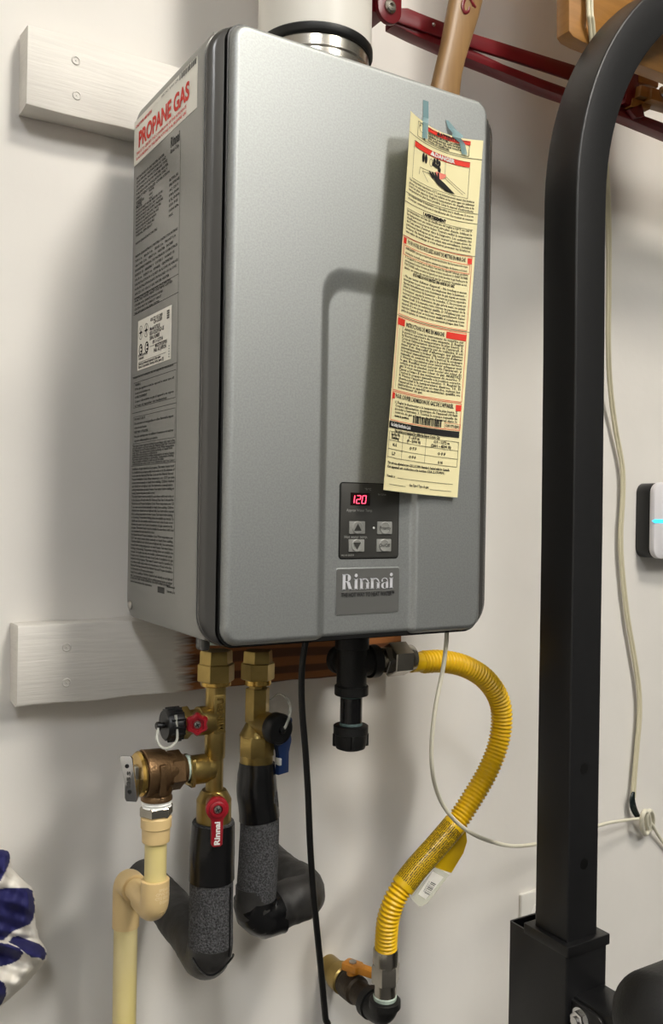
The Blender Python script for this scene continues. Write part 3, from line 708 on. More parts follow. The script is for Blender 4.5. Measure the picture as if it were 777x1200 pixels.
section()
RDP.frame(fa(.02), fb(.602), fa(.965), fb(.795), .0005)
RDP.rect(fa(.02), fb(.605), fa(.13), fb(.622), 3); RDP.rect(fa(.72), fb(.606), fa(.965), fb(.623), 4)
kt(K, 'INSTRUCTIONS DE MISE EN MARCHE', .155, .6205, .0064, .54, bold=.00015)
block(Q4, .10, .631, .788, 20, .84)
K.line(fa(.055), fb(.63), fa(.055), fb(.79), .0003)
section()
RDP.frame(fa(.02), fb(.798), fa(.965), fb(.868), .0005)
RDP.rect(fa(.02), fb(.800), fa(.06), fb(.818)); RDP.rect(fa(.90), fb(.802), fa(.965), fb(.820))
kt(K, "POUR COUPER L'ADMISSION DE GAZ DE L'APPAREIL", .075, .8145, .0064, .80, bold=.00015)
block(Q5, .08, .826, .848, 4, .85)
kt(K, 'toute la position', .08, .858, .0036, .22, bold=.00015)
x = fa(.36)
while x < fa(.74):
    wd = random.choice((.0005, .0008, .0012, .0018)); K.rect(x, fb(.845), x+wd, fb(.866)); x += wd+random.choice((.0005, .0008, .0012))
kt(K, 'U287-771-E(00)', .79, .862, .0038, .17, bold=.00012); RDP.frame(fa(.78), fb(.851), fa(.97), fb(.865), .0003)
section()
K.rect(0+.001, fb(.870), fa(.965), fb(.889), 10); kt(W2, 'Gas Setting Identification Label', .03, .884, .0052, .30, bold=.0002)
kt(K, 'This appliance is Equipped for Altitudes Below Comm. City', .10, .899, .0042, .64, bold=.00015)
for y in (.904, .929, .951, .972-.002): K.line(fa(.02), fb(y-.004), fa(.965), fb(y), .0004, 14)
for x in (.02, .235, .56, .965): K.line(fa(x), fb(.902), fa(x), fb(.969), .0004)
for s, x, y, wd in (('Gas Max Min', .05, .912, .14), ('Setting', .06, .921, .12), ('0 - 610 m', .32, .912, .15), ('(0 - 2000 ft)', .30, .922, .19), ('610 - 1372 m', .66, .914, .20), ('(2001 - 4500 ft)', .63, .925, .25), ('N.G', .09, .939, .06), ('O F F', .34, .941, .10), ('O F F', .72, .945, .10), ('L.P', .09, .960, .05), ('O F F', .34, .962, .10), ('O N', .73, .966, .06)): kt(K, s, x, y, .0042, wd, bold=.00015)
# form lines at the very bottom of the sheet
def shift(y): return y
for s, x, y, wd in (('This unit was adjusted as per CSA 2.17-M91 Standard. Sealed valid in Canada', .03, .9765, .85), ('Cet appareil est conforme a la norme CSA 2.17-M91.', .03, .9835, .80)): kt(K, s, x, y, .0036, wd, bold=.00013)
K.line(fa(.2), fb(.9875), fa(.93), fb(.9880), .0004, 10); kt(K, 'Vendu a', .03, .9875, .0036, .13, bold=.0001)
K.line(fa(.08), fb(.9955), fa(.33), fb(.9958), .0004, 6); kt(K, 'Gas Type / Type de gaz', .38, .9950, .0038, .26, bold=.0001); K.line(fa(.66), fb(.996), fa(.92), fb(.996), .0004, 6)
section()
# tape strips: from the panel down over the sheet
def strip(pts, w0, nm, jag=None):
    v = []; f = []; 
    for i, (p, dx) in enumerate(pts):
        p = Vector(p); v += [p+Vector((-dx, -.0002, 0)), p+Vector((dx, -.0002, 0)), p+Vector((dx, .0000, 0)), p+Vector((-dx, .0000, 0))]
    for i in range(len(pts)-1):
        for q in range(4): f.append((4*i+q, 4*i+(q+1) % 4, 4*i+4+(q+1) % 4, 4*i+4+q))
    f += [(0, 1, 2, 3), tuple(4*(len(pts)-1)+k for k in (3, 2, 1, 0))]
    o = obj('tape_strip', MB().add(v, f), 'tape', lab, smooth=False); return o
p0, p1 = at(499, 118, YF-.0004), at(499, 138, YF-.0006)
s1 = S_lab(fa(.225), fb(.008), .0014); s2 = S_lab(fa(.235), fb(.10), .0014)
strip([(p0, .0036), (p1, .0037), (Vector((s1.x, s1.y, s1.z)), .0038), (S_lab(fa(.23), fb(.05), .0014), .0038), (s2, .0038)], .0036, 'a')
q0, q1 = at(524, 141, YF-.0006), at(530, 151, YF-.002)
strip([(q0, .002), (q1, .006), (at(537, 158, YF-.006), .0075), (S_lab(fa(.66), fb(.02), .0016), .006), (S_lab(fa(.74), fb(.05), .0015), .004), (S_lab(fa(.78), fb(.105), .0015), .004)], .005, 'b')

# ------------------------------------------------------------------ water valves (brass)
def hexp(r): return r/math.cos(PI/6)
def valve_axis(u, v, y): p = at(u, v, y); return p
# --- left valve, y = -.2
VY = -.200
VXp = at(253, 800, VY); VX = VXp.x
def zz_at(v, u=253, y=VY): return at(u, v, y).z
def stack(o, d, segs, mbs=None, n=32):
    """segs: (t0, t1, r0, r1, sides)"""
    mb = MB()
    for t0, t1, r0, r1, sd in segs:
        c = min(.0012, abs(t1-t0)*.2)
        if sd == 6: mb.lathe(o, d, [(t0, hexp(r0)*.94), (t0+(c if t1 > t0 else -c), hexp(r0)), (t1-(c if t1 > t0 else -c), hexp(r1)), (t1, hexp(r1)*.94)], 6, rot=random.uniform(0, .5))
        else: mb.lathe(o, d, [(t0, r0-.0006), (t0+(c if t1 > t0 else -c)*.7, r0), (t1-(c if t1 > t0 else -c)*.7, r1), (t1, r1-.0006)], sd or n)
    return mb
def zstack(x, y, rows, u):
    """rows in photograph y: (v0, v1, width px 0, width px 1, sides)"""
    k = ppm((x, y, z(-.1))); out = []
    for v0, v1, w0, w1, sd in rows:
        out.append((at(u, v0, y).z, at(u, v1, y).z, w0/2/k, w1/2/k, sd))
    return stack((x, y, 0), Zv, out)
hot = thing('isolation_valve', 'brass valve assembly with red knob and red lever under the heater at left', 'valve', (VX, VY, z(-.2)))
obj('thread_seal', MB().lathe((VX, VY, z(-.012)), Zv, [(0, .0135), (.003, .015), (.011, .0145), (.0137, .013)], 28), 'patina', hot)
obj('union_nut', zstack(VX, VY, [(762, 779, 33, 34, 6), (777, 798, 38, 38, 6)], 254), 'brass', hot)
obj('union_ring', zstack(VX, VY, [(796, 803, 36, 36, 32)], 254), 'brasslight', hot)
obj('valve_body', zstack(VX, VY, [(802, 858, 24, 24, 32), (856, 888, 25, 24, 32), (886, 930, 20.5, 20.5, 32), (925, 937, 30, 41, 32), (936, 962, 41, 41, 32)], 252), 'brass', hot)
# raised plate with lettering on the neck
kx = ppm((VX, VY, z(-.1)))
pz1, pz0 = at(253, 812, VY).z, at(253, 857, VY).z
lp_ = obj('name_plate', MB().box((VX-.0065, VY-.0116, pz0), (VX+.0065, VY-.006, pz1), .0008), 'brass', hot)
tv, tf = text2d('MINSU', .010, res=2, bold=.0004); x0 = min(p[0] for p in tv); x1 = max(p[0] for p in tv); hl = pz1-pz0-.006
emb = MB()
n0 = len(tv)
vv = [(VX+.0036-p[1]*1.0, VY-.0116-e, pz0+.003+(p[0]-x0)/(x1-x0)*hl) for e in (0, .0006) for p in tv]
# text reads upward: letter tops point to the left
emb.flatprint = True
emb.add(vv, [tuple(i+n0 for i in q) for q in tf]); obj('raised_letters', emb, 'brasslight', lp_, smooth=False)
# drain port to the left with black cap
dz = at(225, 846, VY).z
obj('drain_port', stack((VX, VY, dz), -X, [(.004, .020, .0145, .0150, 32), (.020, .030, .0125, .0125, 32), (.030, .040, .0145, .0140, 6)]), 'brass', hot)
cp_ = obj('drain_cap', MB().lathe((VX-.0385, VY, dz), -X, [(0, .0150), (.001, .0165), (.0035, .0168), (.016, .0160), (.018, .0145)], 40), 'blackplastic', hot)
rib = MB()
for k in range(14):
    a = 2*PI*k/14; c = Vector((VX-.0465, VY+math.cos(a)*.0164, dz+math.sin(a)*.0164)); rib.box(c-Vector((.0075, .0011, .0011)), c+Vector((.0075, .0011, .0011)), .0004, 1)
obj('cap_ribs', rib, 'blackplastic', cp_)
obj('cap_stud', MB().lathe((VX-.056, VY, dz), -X, [(0, .003), (.004, .003), (.0045, .0042), (.008, .0042), (.009, .0032)], 18), 'blackplastic', cp_)
strap_pts = spline([at(185.5, 853, VY-.004), at(184, 866, VY-.008), at(190, 876, VY-.014), at(199, 876, VY-.018), at(207, 868, VY-.018), at(207.5, 855, VY-.0155), at(206, 838, VY-.0145)], 8)
obj('strap', MB().tube(strap_pts, .0014, 8), 'clear', hot)
# red flower knob facing the camera side
kp = at(231, 848, VY-.020); kd = Vector((-.35, -1, 0)).normalized()
obj('knob_stem', MB().lathe(kp-kd*.012, kd, [(-.012, .0095), (.010, .0095), (.012, .008)], 24), 'brass', hot)
def flower(o, d, r, h, lobes=6, amp=.09, n=60):
    o = Vector(o); e1 = (Zv-d*Zv.dot(d)).normalized(); e2 = d.cross(e1); v = []; f = []
    L = [(0, .92), (h*.25, 1), (h*.7, .98), (h, .84), (h, .62), (h*.75, .58), (h*.75, .12)]
    for t, s in L:
        for k in range(n):
            q = 2*PI*k/n; rr = r*s*(1+amp*math.cos(lobes*q))
            v.append(o+d*t+(e1*math.cos(q)+e2*math.sin(q))*rr)
    for i in range(len(L)-1):
        for k in range(n): f.append((i*n+k, i*n+(k+1) % n, (i+1)*n+(k+1) % n, (i+1)*n+k))
    f += [tuple(range(n)), tuple(range((len(L)-1)*n, len(L)*n))]
    return MB().add(v, f)
kb = obj('red_knob', flower(kp-kd*.002, kd, .0108, .009), 'redplastic', hot)
def cross_screw(o, d, r):
    o = Vector(o); d = Vector(d).normalized(); e1 = (Zv-d*Zv.dot(d)).normalized(); e2 = d.cross(e1)
    mb = MB().lathe(o, d, [(0, r), (r*.35, r), (r*.65, r*.75), (r*.7, r*.55)], 20)
    return mb
def cross_slot(o, d, r):
    o = Vector(o); d = Vector(d).normalized(); e1 = (Zv-d*Zv.dot(d)).normalized(); e2 = d.cross(e1); mb = MB()
    for q in (.5, .5+PI/2):
        a = e1*math.cos(q)+e2*math.sin(q); b = d.cross(a)
        v = [o+a*x*r*.6+b*y*r*.14+d*t for t in (0, r*.72) for x, y in ((-1, -1), (1, -1), (1, 1), (-1, 1))]
        mb.add(v, [(0, 1, 2, 3), (4, 5, 6, 7), (0, 1, 5, 4), (1, 2, 6, 5), (2, 3, 7, 6), (3, 0, 4, 7)])
    return mb
obj('screw', cross_screw(kp+kd*.0042, kd, .0040), 'screw', kb); obj('screw_slot', cross_slot(kp+kd*.0044, kd, .0040), 'black', kb)
# lower tee boss to the left
tz = at(228, 902, VY).z; TX = VX-.004
obj('tee_boss', stack((VX-.002, VY, tz), -X, [(0, .010, .0125, .0135, 32), (.008, .029, .0148, .0150, 32)]).box((VX-.031, VY-.0145, tz-.0150), (VX-.026, VY+.0145, tz+.0150), .004), 'brass', hot)
# red lever
lv = at(254, 946, VY-.027); ld = Vector((-.30, -1, 0)).normalized(); le = Vector((1, -.30, 0)).normalized()
obj('lever_stem', MB().lathe(lv-ld*.014, ld, [(-.008, .0095), (.012, .0095)], 24), 'brass', hot)
k1 = ppm(lv); hb = (990-946)/k1; hr = 13.5/k1
prof = []
for k in range(25):
    a = math.radians(-52+284*k/24); prof.append((hr*math.cos(a), hr*math.sin(a)))
w2 = 7/k1
prof += [(-w2, -hr*1.0), (-w2*.95, -hb+.002), (-w2*.6, -hb), (w2*.6, -hb), (w2*.95, -hb+.002), (w2, -hr*1.0)]
lev = obj('red_lever', MB().prism(prof, lv-ld*.001, le, Zv, ld, .0075, .0012), 'redplastic', hot)
obj('lever_hub', MB().lathe(lv+ld*.006, ld, [(0, hr*.72), (.0025, hr*.70), (.0032, hr*.6), (.0032, hr*.42), (.001, hr*.40)], 28), 'redplastic', lev)
obj('screw', cross_screw(lv+ld*.0068, ld, .0042), 'screw', lev); obj('screw_slot', cross_slot(lv+ld*.0070, ld, .0042), 'black', lev)
tv, tf = text2d('Rinnai', .008, res=3, bold=.0003); x0 = min(p[0] for p in tv); x1 = max(p[0] for p in tv)
pr = MB(); pr.flatprint = True; tl = hb-hr*1.25
pr.add([lv + le*(.0026-p[1]) + ld*.0069 + Zv*(-hb+.0022+(p[0]-x0)/(x1-x0)*tl) for p in tv], tf); obj('lettering', pr, 'whiteink', lev, smooth=False)

# --- relief valve (bronze) with silver test lever
rz = at(185, 905, VY).z; RXc = at(184, 905, VY).x
rv = thing('relief_valve', 'brown bronze relief valve with silver test lever left of the brass valve', 'valve', (RXc, VY, rz))
k2 = ppm((RXc, VY, rz))
def px(n): return n/k2
def xat(u): return at(u, 905, VY).x
obj('nipple', MB().lathe((xat(222), VY, rz), -X, [(0, .0125), (.001, .0130), (.0085, .0130), (.010, .0120), (.014, .0120)], 28), 'patina', rv)
obj('inlet_hex', stack((xat(216), VY, rz), -X, [(0, px(8), px(17), px(20), 28), (px(5), px(22), px(20), px(20), 6)]), 'bronze', rv)
obj('valve_body', stack((xat(199), VY, rz+.001), -X, [(-.004, px(10), px(20), px(22), 36), (px(8), px(34), px(26), px(27), 40), (px(33), px(37), px(23), px(23), 40)]).lathe((RXc, VY, rz), -Zv, [(0, px(19)), (px(20), px(19)), (px(25), px(17)), (px(28), px(18.5)), (px(31), px(18.5)), (px(33), px(16))], 36), 'bronze', rv)
obj('body_rib', MB().box((RXc-px(6), VY-px(27.5), rz-px(20)), (RXc+px(2), VY-px(20), rz+px(15)), .0012), 'bronze', rv)
obj('rim_ring', MB().lathe((xat(165), VY, rz+.001), -X, [(0, px(25.5)), (px(2), px(26)), (px(5), px(24)), (px(5), px(18))], 40), 'brasslight', rv)
sx = xat(158)
obj('lever_pivot', MB().box((sx-.002, VY-.006, rz-.010), (sx+.008, VY+.006, rz+.010), .002), 'screw', rv)
# silver lever: plate standing in front of the valve end, seen edge-wise from the right
lc = at(151.5, 912, VY-.010); Ld = Vector((-.62, -.78, 0)).normalized(); Le = Vector((.78, -.62, 0)).normalized()
tl_ = Vector((.0, .0, 1.))
poly = [(-.0068, .0200), (-.0050, .0222), (.0045, .0222), (.0062, .0200), (.0068, -.0190), (.0056, -.0222), (-.0046, -.0222), (-.0060, -.0190), (-.0046, -.004), (-.0054, .004)]
sl = obj('test_lever', MB().prism([(a+.0028*(-b/.022), b) for a, b in poly], lc, Le, Zv, Ld, .0026, .0005), 'chrome', rv)
for b in (.0125, -.0125): obj('lever_hole', MB().lathe(lc+Le*(-b*.12)+Zv*b+Ld*.0022, Ld, [(0, .0021), (.0008, .0021)], 16), 'black', sl)
obj('lever_tab', MB().box((lc.x+.002, VY-.008, rz-.020), (sx+.002, VY-.004, rz-.002), .0006), 'screw', rv)
tv, tf = text2d('125 S', .005, res=2, bold=.0003); x0 = min(p[0] for p in tv); x1 = max(p[0] for p in tv)
pr = MB(); pr.flatprint = True
pr.add([lc+Le*(.0018-p[1]*.9)+Ld*.0029+Zv*(-.0085+(p[0]-x0)/(x1-x0)*.016) for p in tv], tf); obj('stamped_letters', pr, 'panelgrey', sl, smooth=False)

# --- tan discharge pipe
dp = thing('discharge_pipe', 'tan plastic discharge pipe with two elbows below the bronze relief valve', 'pipe', (RXc, VY, z(-.3)))
def zd(v, u=184, y=VY): return at(u, v, y).z
obj('thread_tape', MB().lathe((RXc, VY, zd(945)), Zv, [(0, .0140), (.001, .0152), (.0025, .0142), (.004, .0152), (.0055, .0142), (.007, .0150), (.011, .0138)], 32), 'ptfe', dp)
obj('adapter_nut', stack((RXc, VY, 0), Zv, [(zd(955), zd(943), px(17), px(17), 6), (zd(957), zd(953), px(14.5), px(14.5), 32)]), 'nickel', dp)
obj('adapter', MB().lathe((RXc, VY, 0), Zv, [(zd(986), px(14)), (zd(985), px(16)), (zd(969), px(16.5)), (zd(968), px(18)), (zd(957), px(18)), (zd(955), px(16))], 40), 'cpvc', dp)
ez = zd(1066)
obj('pipe', MB().lathe((RXc, VY, 0), Zv, [(zd(1062), px(12.8)), (zd(982), px(12.8))], 36), 'cpvcpipe', dp)
er = px(16.5); Y2 = -.113
def elbow(mb, a, b, c, r, n=10):
    """socket elbow: from a, round the corner b, to c"""
    a, b, c = Vector(a), Vector(b), Vector(c); d1 = (b-a).normalized(); d2 = (c-b).normalized(); q = r*1.05
    pts = [a, b-d1*q]; 
    for k in range(1, n):
        t = k/n; pts.append((b-d1*q)*(1-t)**2 + b*2*t*(1-t) + (b+d2*q)*t*t)
    pts += [b+d2*q, c]; rad = [r]*len(pts)
    return mb.tube(pts, rad, 32)
mb = elbow(MB(), (RXc, VY, zd(1030)), (RXc, VY, ez), (RXc, VY+.033, ez), er); mb.lathe((RXc, VY, zd(1033)), Zv, [(0, er*.99), (.0015, er), (.003, er*.96), (.003, px(13))], 32)
e1 = obj('elbow', mb, 'cpvc', dp)
obj('moulding_mark', MB().lathe((RXc+.003, VY-er*.69, ez), (.1, -.85, -.5), [(-.001, .003), (.0006, .003), (.0008, .0024), (.0002, .002)], 20), 'cpvc', e1)
tv, tf = text2d('SPEARS\nCPVC 4120\nCTS SDR 11\nD2846', .0040, res=1, bold=.0002, align='CENTER'); pr = MB(); pr.flatprint = True
def cyl_wrap(p):
    a = p[0]/er*1.0+.35; return (RXc+math.sin(a)*(er+.0003), VY-math.cos(a)*(er+.0003), ez+.0235+p[1])
M['mouldletter'] = mat('moulded_letters', (.89, .80, .62), .45)
pr.add([cyl_wrap(p) for p in tv], tf); obj('moulded_letters', pr, 'mouldletter', e1, smooth=False)
obj('pipe', MB().lathe((RXc, VY+.02, ez), Y, [(0, er*.80), (Y2-VY-.03, er*.80)], 32), 'cpvc', dp)
zlow = at(148, 1100, Y2).z
e2o = elbow(MB(), (RXc, Y2-.028, ez), (RXc, Y2, ez), (RXc, Y2, at(148, 1085, Y2).z), er*1.02)
e2o.lathe((RXc, Y2-.0285, ez), Y, [(0, er*.85), (0, er*.98), (.002, er*1.03)], 32, caps=False)
obj('elbow', e2o, 'cpvc', dp)
obj('pipe', MB().lathe((RXc, Y2, z(-1.15)), Zv, [(0, .0128), (at(148, 1060, Y2).z-z(-1.15), .0128)], 32), 'cpvcpipe', dp)

# --- foam covered pipe under the left valve
def lumpy(pts, rad, seed, amp, n=28, step=.006, keep=None):
    P, L = resample(spline(pts, 10), step); rr = random.Random(seed); ph = [rr.uniform(0, 6) for _ in range(6)]
    N = len(P); T = [(P[min(i+1, N-1)]-P[max(i-1, 0)]).normalized() for i in range(N)]
    e = Vector((0, -1, 0)); e = e-T[0]*e.dot(T[0])
    if e.length < .1: e = Vector((1, 0, 0))-T[0]*T[0].x
    e.normalize(); v = []; f = []
    for i in range(N):
        e = (e-T[i]*e.dot(T[i])).normalized(); g = T[i].cross(e); s = i/(N-1)
        r0 = np.interp(s, [k/(len(rad)-1) for k in range(len(rad))], rad)
        for k in range(n):
            q = 2*PI*k/n
            d = 1+amp*(math.sin(2*q+ph[0]+s*9)+.7*math.sin(3*q+ph[1]-s*15)+.6*math.sin(5*q+ph[2]+s*31)+.5*math.sin(s*70+ph[3]))
            v.append(P[i]+(e*math.cos(q)+g*math.sin(q))*r0*d)
    for i in range(N-1):
        for k in range(n): f.append((i*n+k, i*n+(k+1) % n, (i+1)*n+(k+1) % n, (i+1)*n+k))
    f += [tuple(range(n)), tuple(range((N-1)*n, N*n))]
    return MB().add(v, f)
f1 = thing('insulated_pipe', 'black foam insulated pipe below the red lever, bending back to the wall', 'pipe', (VX, VY, z(-.3)))
IX = at(248.5, 1000, VY).x
IR = .0228
cz = at(248, 1108, VY).z
obj('foam_sleeve', lumpy([(IX+.001, VY, at(249, 962, VY).z), (IX, VY, at(248, 1030, VY).z), (IX, VY, cz+.002)], [.0215, IR, IR, IR*1.02], 3, .004), 'foam', f1)
tri = MB(); 
mb = lumpy([(IX, VY, cz+.006), (IX, VY+.003, cz-.006), (IX, VY+.016, cz-.016), (IX, VY+.05, cz-.008), (IX-.001, VY+.12, cz-.002), (IX-.002, -.001, cz+.002)], [IR*1.03, IR*1.06, IR*1.06, IR, IR, IR], 8, .018)
obj('foam_elbow', mb, 'wrap', f1)
obj('tape_band', lumpy([(IX+.001, VY, at(249, 964, VY).z), (IX, VY, at(249, 1000, VY).z), (IX, VY, at(248, 1030, VY).z)], [.0222, IR*1.035, IR*1.035], 4, .003), 'blacktape', f1)
# slit in the foam at the front
slp = [(IX+.0125, VY-math.sqrt(IR**2-.0125**2)-.0003, at(262, v, VY).z) for v in range(1031, 1112, 8)]
obj('foam_slit', MB().tube([Vector(p)+Vector((.0004*math.sin(i*2.3), 0, 0)) for i, p in enumerate(slp)], .0011, 8), 'black', f1)
# rim of wrap film round the elbow
arc = [(IX+math.sin(a)*IR*1.04, VY-math.cos(a)*IR*1.05, cz-.004-.012*math.cos(a)+.004*math.sin(3*a)) for a in np.linspace(-1.3, 1.15, 18)]
obj('tape_edge', MB().tube(arc, .0012, 6), 'blacktape', f1)

# --- right valve, y = -.12
CY = -.120
CX = at(302, 800, CY).x
cold = thing('isolation_valve', 'brass valve with black round cap and blue lever under the heater', 'valve', (CX, CY, z(-.2)))
obj('thread_seal', MB().lathe((CX, CY, z(-.014)), Zv, [(0, .0135), (.003, .015), (.012, .0145), (.0157, .013)], 28), 'patina', cold)
obj('union_nut', zstack(CX, CY, [(762, 777, 30, 31, 6), (776, 796, 34, 34, 6)], 303), 'brass', cold)
obj('union_ring', zstack(CX, CY, [(795, 802, 32, 32, 32)], 303), 'brasslight', cold)
obj('valve_body', zstack(CX, CY, [(801, 850, 22, 22, 8), (806, 846, 25, 25, 6), (846, 862, 26, 41, 32), (860, 884, 42, 42, 8), (882, 899, 39, 39, 32)], 301), 'brass', cold)
cpz = at(310, 846, CY).z
cdir = Vector((.22, -1, -.02)).normalized()
pb = Vector((CX+.002, CY, cpz))
obj('drain_port', MB().lathe(pb, cdir, [(0, .0150), (.022, .0150), (.024, .016), (.026, .016)], 32), 'brass', cold)
cc = obj('drain_cap', MB().lathe(pb+cdir*.026, cdir, [(0, .0165), (.002, .0178), (.013, .0180), (.0155, .0165), (.0155, .0150), (.0148, .0148)], 40), 'blackplastic', cold)
obj('cap_stud', MB().lathe(pb+cdir*.041, cdir, [(0, .004), (.004, .0038), (.0045, .0028)], 18), 'blackplastic', cc)
fc = pb+cdir*.044
st = spline([fc, fc+Vector((.004, -.001, .007)), fc+Vector((.010, .002, .020)), fc+Vector((.012, .012, .032)), fc+Vector((.008, .026, .036)), fc+Vector((.001, .035, .028))], 8)
obj('strap', MB().tube(st, .0019, 10, flat=.5), 'clear', cold)
# blue lever on the +x side
bl = Vector((CX+.026, CY-.010, at(334, 868, CY).z))
obj('lever_stem', MB().lathe((CX+.012, CY-.006, bl.z), X, [(0, .007), (.012, .007), (.014, .005)], 20), 'brass', cold)
pp = []
for k in range(17):
    a = math.radians(-30+240*k/16); pp.append((.0125*math.cos(a), .0125*math.sin(a)+.004))
pp += [(-.0085, -.010), (-.0082, -.034), (.0082, -.034), (.0085, -.010)]
b_dir = Vector((.30, -.95, 0)).normalized(); b_e = Vector((.95, .30, 0)).normalized()
blv = obj('blue_lever', MB().prism(pp, bl, b_e, Zv, b_dir, .007, .0012), 'blueplastic', cold)
obj('lever_tip', MB().lathe(Vector((CX+.027, CY-.026, at(338, 838, CY).z)), (.5, -1, 0), [(-.012, .005), (0, .0055), (.003, .0045)], 20), 'blueplastic', blv)
obj('lever_stop', MB().box((CX+.018, CY-.022, bl.z-.022), (CX+.022, CY-.012, bl.z-.014), .0006), 'whiteink', cold)

f2 = thing('insulated_pipe', 'black foam insulated pipe below the blue lever, taped and turned right into the wall', 'pipe', (CX, CY, z(-.3)))
JX = at(301, 1000, CY).x
jz = at(300, 1066, CY).z
obj('foam_sleeve', lumpy([(CX+.001, CY, at(304, 894, CY).z), (JX+.001, CY-.004, at(301, 960, CY).z), (JX-.001, CY-.004, at(299, 1030, CY).z), (JX-.002, CY-.002, jz+.012)], [.0205, .0225, .0235, .0235], 13, .006), 'foam', f2)
obj('tape_band', lumpy([(CX+.001, CY, at(304, 893, CY).z), (CX, CY-.002, at(302, 925, CY).z), (JX+.001, CY-.004, at(301, 958, CY).z)], [.0212, .0236, .0236], 14, .012), 'blacktape', f2)
ex = at(362, 1046, CY+.01)
obj('foam_elbow', lumpy([(JX-.002, CY-.002, jz+.030), (JX-.002, CY-.003, jz+.006), (JX+.010, CY-.003, jz-.005), (JX+.04, CY+.002, jz-.002), (ex.x-.008, CY+.008, ex.z-.002), (ex.x-.001, CY+.030, ex.z+.002), (ex.x-.002, CY+.070, ex.z+.003), (ex.x-.002, -.001, ex.z+.004)], [.0236, .0255, .0270, .0270, .0255, .0245, .0240, .0240], 23, .028), 'wrap', f2)
obj('tape_band', lumpy([(JX-.002, CY-.003, jz+.016), (JX-.001, CY-.003, jz+.003), (JX+.010, CY-.003, jz-.0055), (JX+.024, CY-.001, jz-.0045)], [.0246, .0265, .0278, .0280], 29, .022), 'blacktape', f2)

# ------------------------------------------------------------------ gas tee under the heater
GY = -.170
GX = at(412, 800, GY).x
kg = ppm((GX, GY, z(-.06)))
tee = thing('gas_tee', 'black iron gas tee with capped drip leg under the heater', 'pipe fitting', (GX, GY, z(-.06)))
tzc = at(412, 777, GY).z
def g(n): return n/kg
mb = zstack(GX, GY, [(740, 760, 40, 40, 36), (757, 806, 35.5, 35.5, 36), (803, 814, 40, 40, 36)], 412)
mb.lathe((GX, GY, tzc), X, [(0, g(16.5)), (g(22), g(16.5)), (g(23), g(19.5)), (g(34), g(19.5)), (g(35), g(18))], 36)
mb.lathe((GX, GY, tzc), Y, [(0, g(15)), (g(20), g(15)), (g(22), g(17)), (g(30), g(17))], 36)
obj('tee_body', mb, 'iron', tee)
for r_ in ((812, 817, 28, 27, 28), (846, 851, 27, 28, 28)): obj('pipe_dope', zstack(GX, GY, [r_], 411), 'sealgreen', tee)
obj('nipple', zstack(GX, GY, [(814, 852, 26, 26, 32)], 411), 'blacktape', tee)
mb = MB().lathe((GX, GY, 0), Zv, [(at(411, 878, GY).z, g(12)), (at(411, 876, GY).z, g(17)), (at(411, 870, GY).z, g(19)), (at(411, 860, GY).z, g(19.3)), (at(411, 859, GY).z, g(20.5)), (at(411, 850, GY).z, g(20.5)), (at(411, 849, GY).z, g(19))], 40)
for k in range(4):
    a = PI/4+PI/2*k+.35; c = Vector((GX+math.cos(a)*g(18.6), GY+math.sin(a)*g(18.6), at(411, 866, GY).z)); mb.box(c-Vector((g(2.2), g(2.2), g(8))), c+Vector((g(2.2), g(2.2), g(7))), .0008)
obj('pipe_cap', mb, 'iron', tee)
# fittings + flexible hose
hx0 = at(446, 777, GY).x
hose = thing('gas_hose', 'yellow corrugated gas hose curving from the tee down to the shutoff', 'hose', (hx0, GY, tzc))
obj('adapter_hex', stack((hx0, GY, tzc), X, [(-.004, g(4), g(11.5), g(11.5), 28), (g(2), g(13), g(15), g(15), 6)]), 'nickel', hose)
obj('flare_nut', stack((hx0+g(12), GY, tzc), X, [(-.001, g(25), g(18), g(18), 6), (g(23), g(34), g(16.5), g(16), 32)]), 'nickel', hose)
HY2 = -.138
hp = [(481, 777), (500, 775.5), (518, 775), (544, 780.5), (568, 795), (584, 818), (588, 845), (583, 875), (571, 905), (556, 931), (536, 962), (511, 992), (487, 1019), (466, 1048), (456, 1073), (453, 1095), (452, 1120)]
def hy(i): return GY + (HY2-GY)*(i/(len(hp)-1)) - .012*math.sin(PI*i/(len(hp)-1))
hpts = [at(u, v, hy(i)) for i, (u, v) in enumerate(hp)]
HP, HL = resample(spline(hpts, 14), .0008)
lab0, lab1 = .56, .80                                      # span of the printed sleeve along the hose
def srange(v):                                            # nearest arc fraction to a pixel row pair
    q = at(v[0], v[1], -.155); return min(range(len(HP)), key=lambda i: (HP[i]-q).length)/(len(HP)-1)
lab0, lab1 = srange((533, 966)), srange((468, 1043))
rad = []
for i, p in enumerate(HP):
    s = i/(len(HP)-1); d = s*HL
    r0 = .0133; ridge = .0012*math.cos(2*PI*d/.0052)
    if s < .03 or s > .985: ridge = 0; r0 = .0118
    rad.append(r0+ridge)
obj('corrugated_tube', MB().tube(HP, rad, 20), 'yellow', hose, angle=70)
i0, i1 = int(lab0*(len(HP)-1)), int(lab1*(len(HP)-1))
SP = HP[i0:i1:5]
slv = obj('printed_sleeve', MB().tube(SP, .0152, 28, caps=False), 'yellowtag', hose, angle=80); slv['label'] = 'smooth yellow printed sleeve'
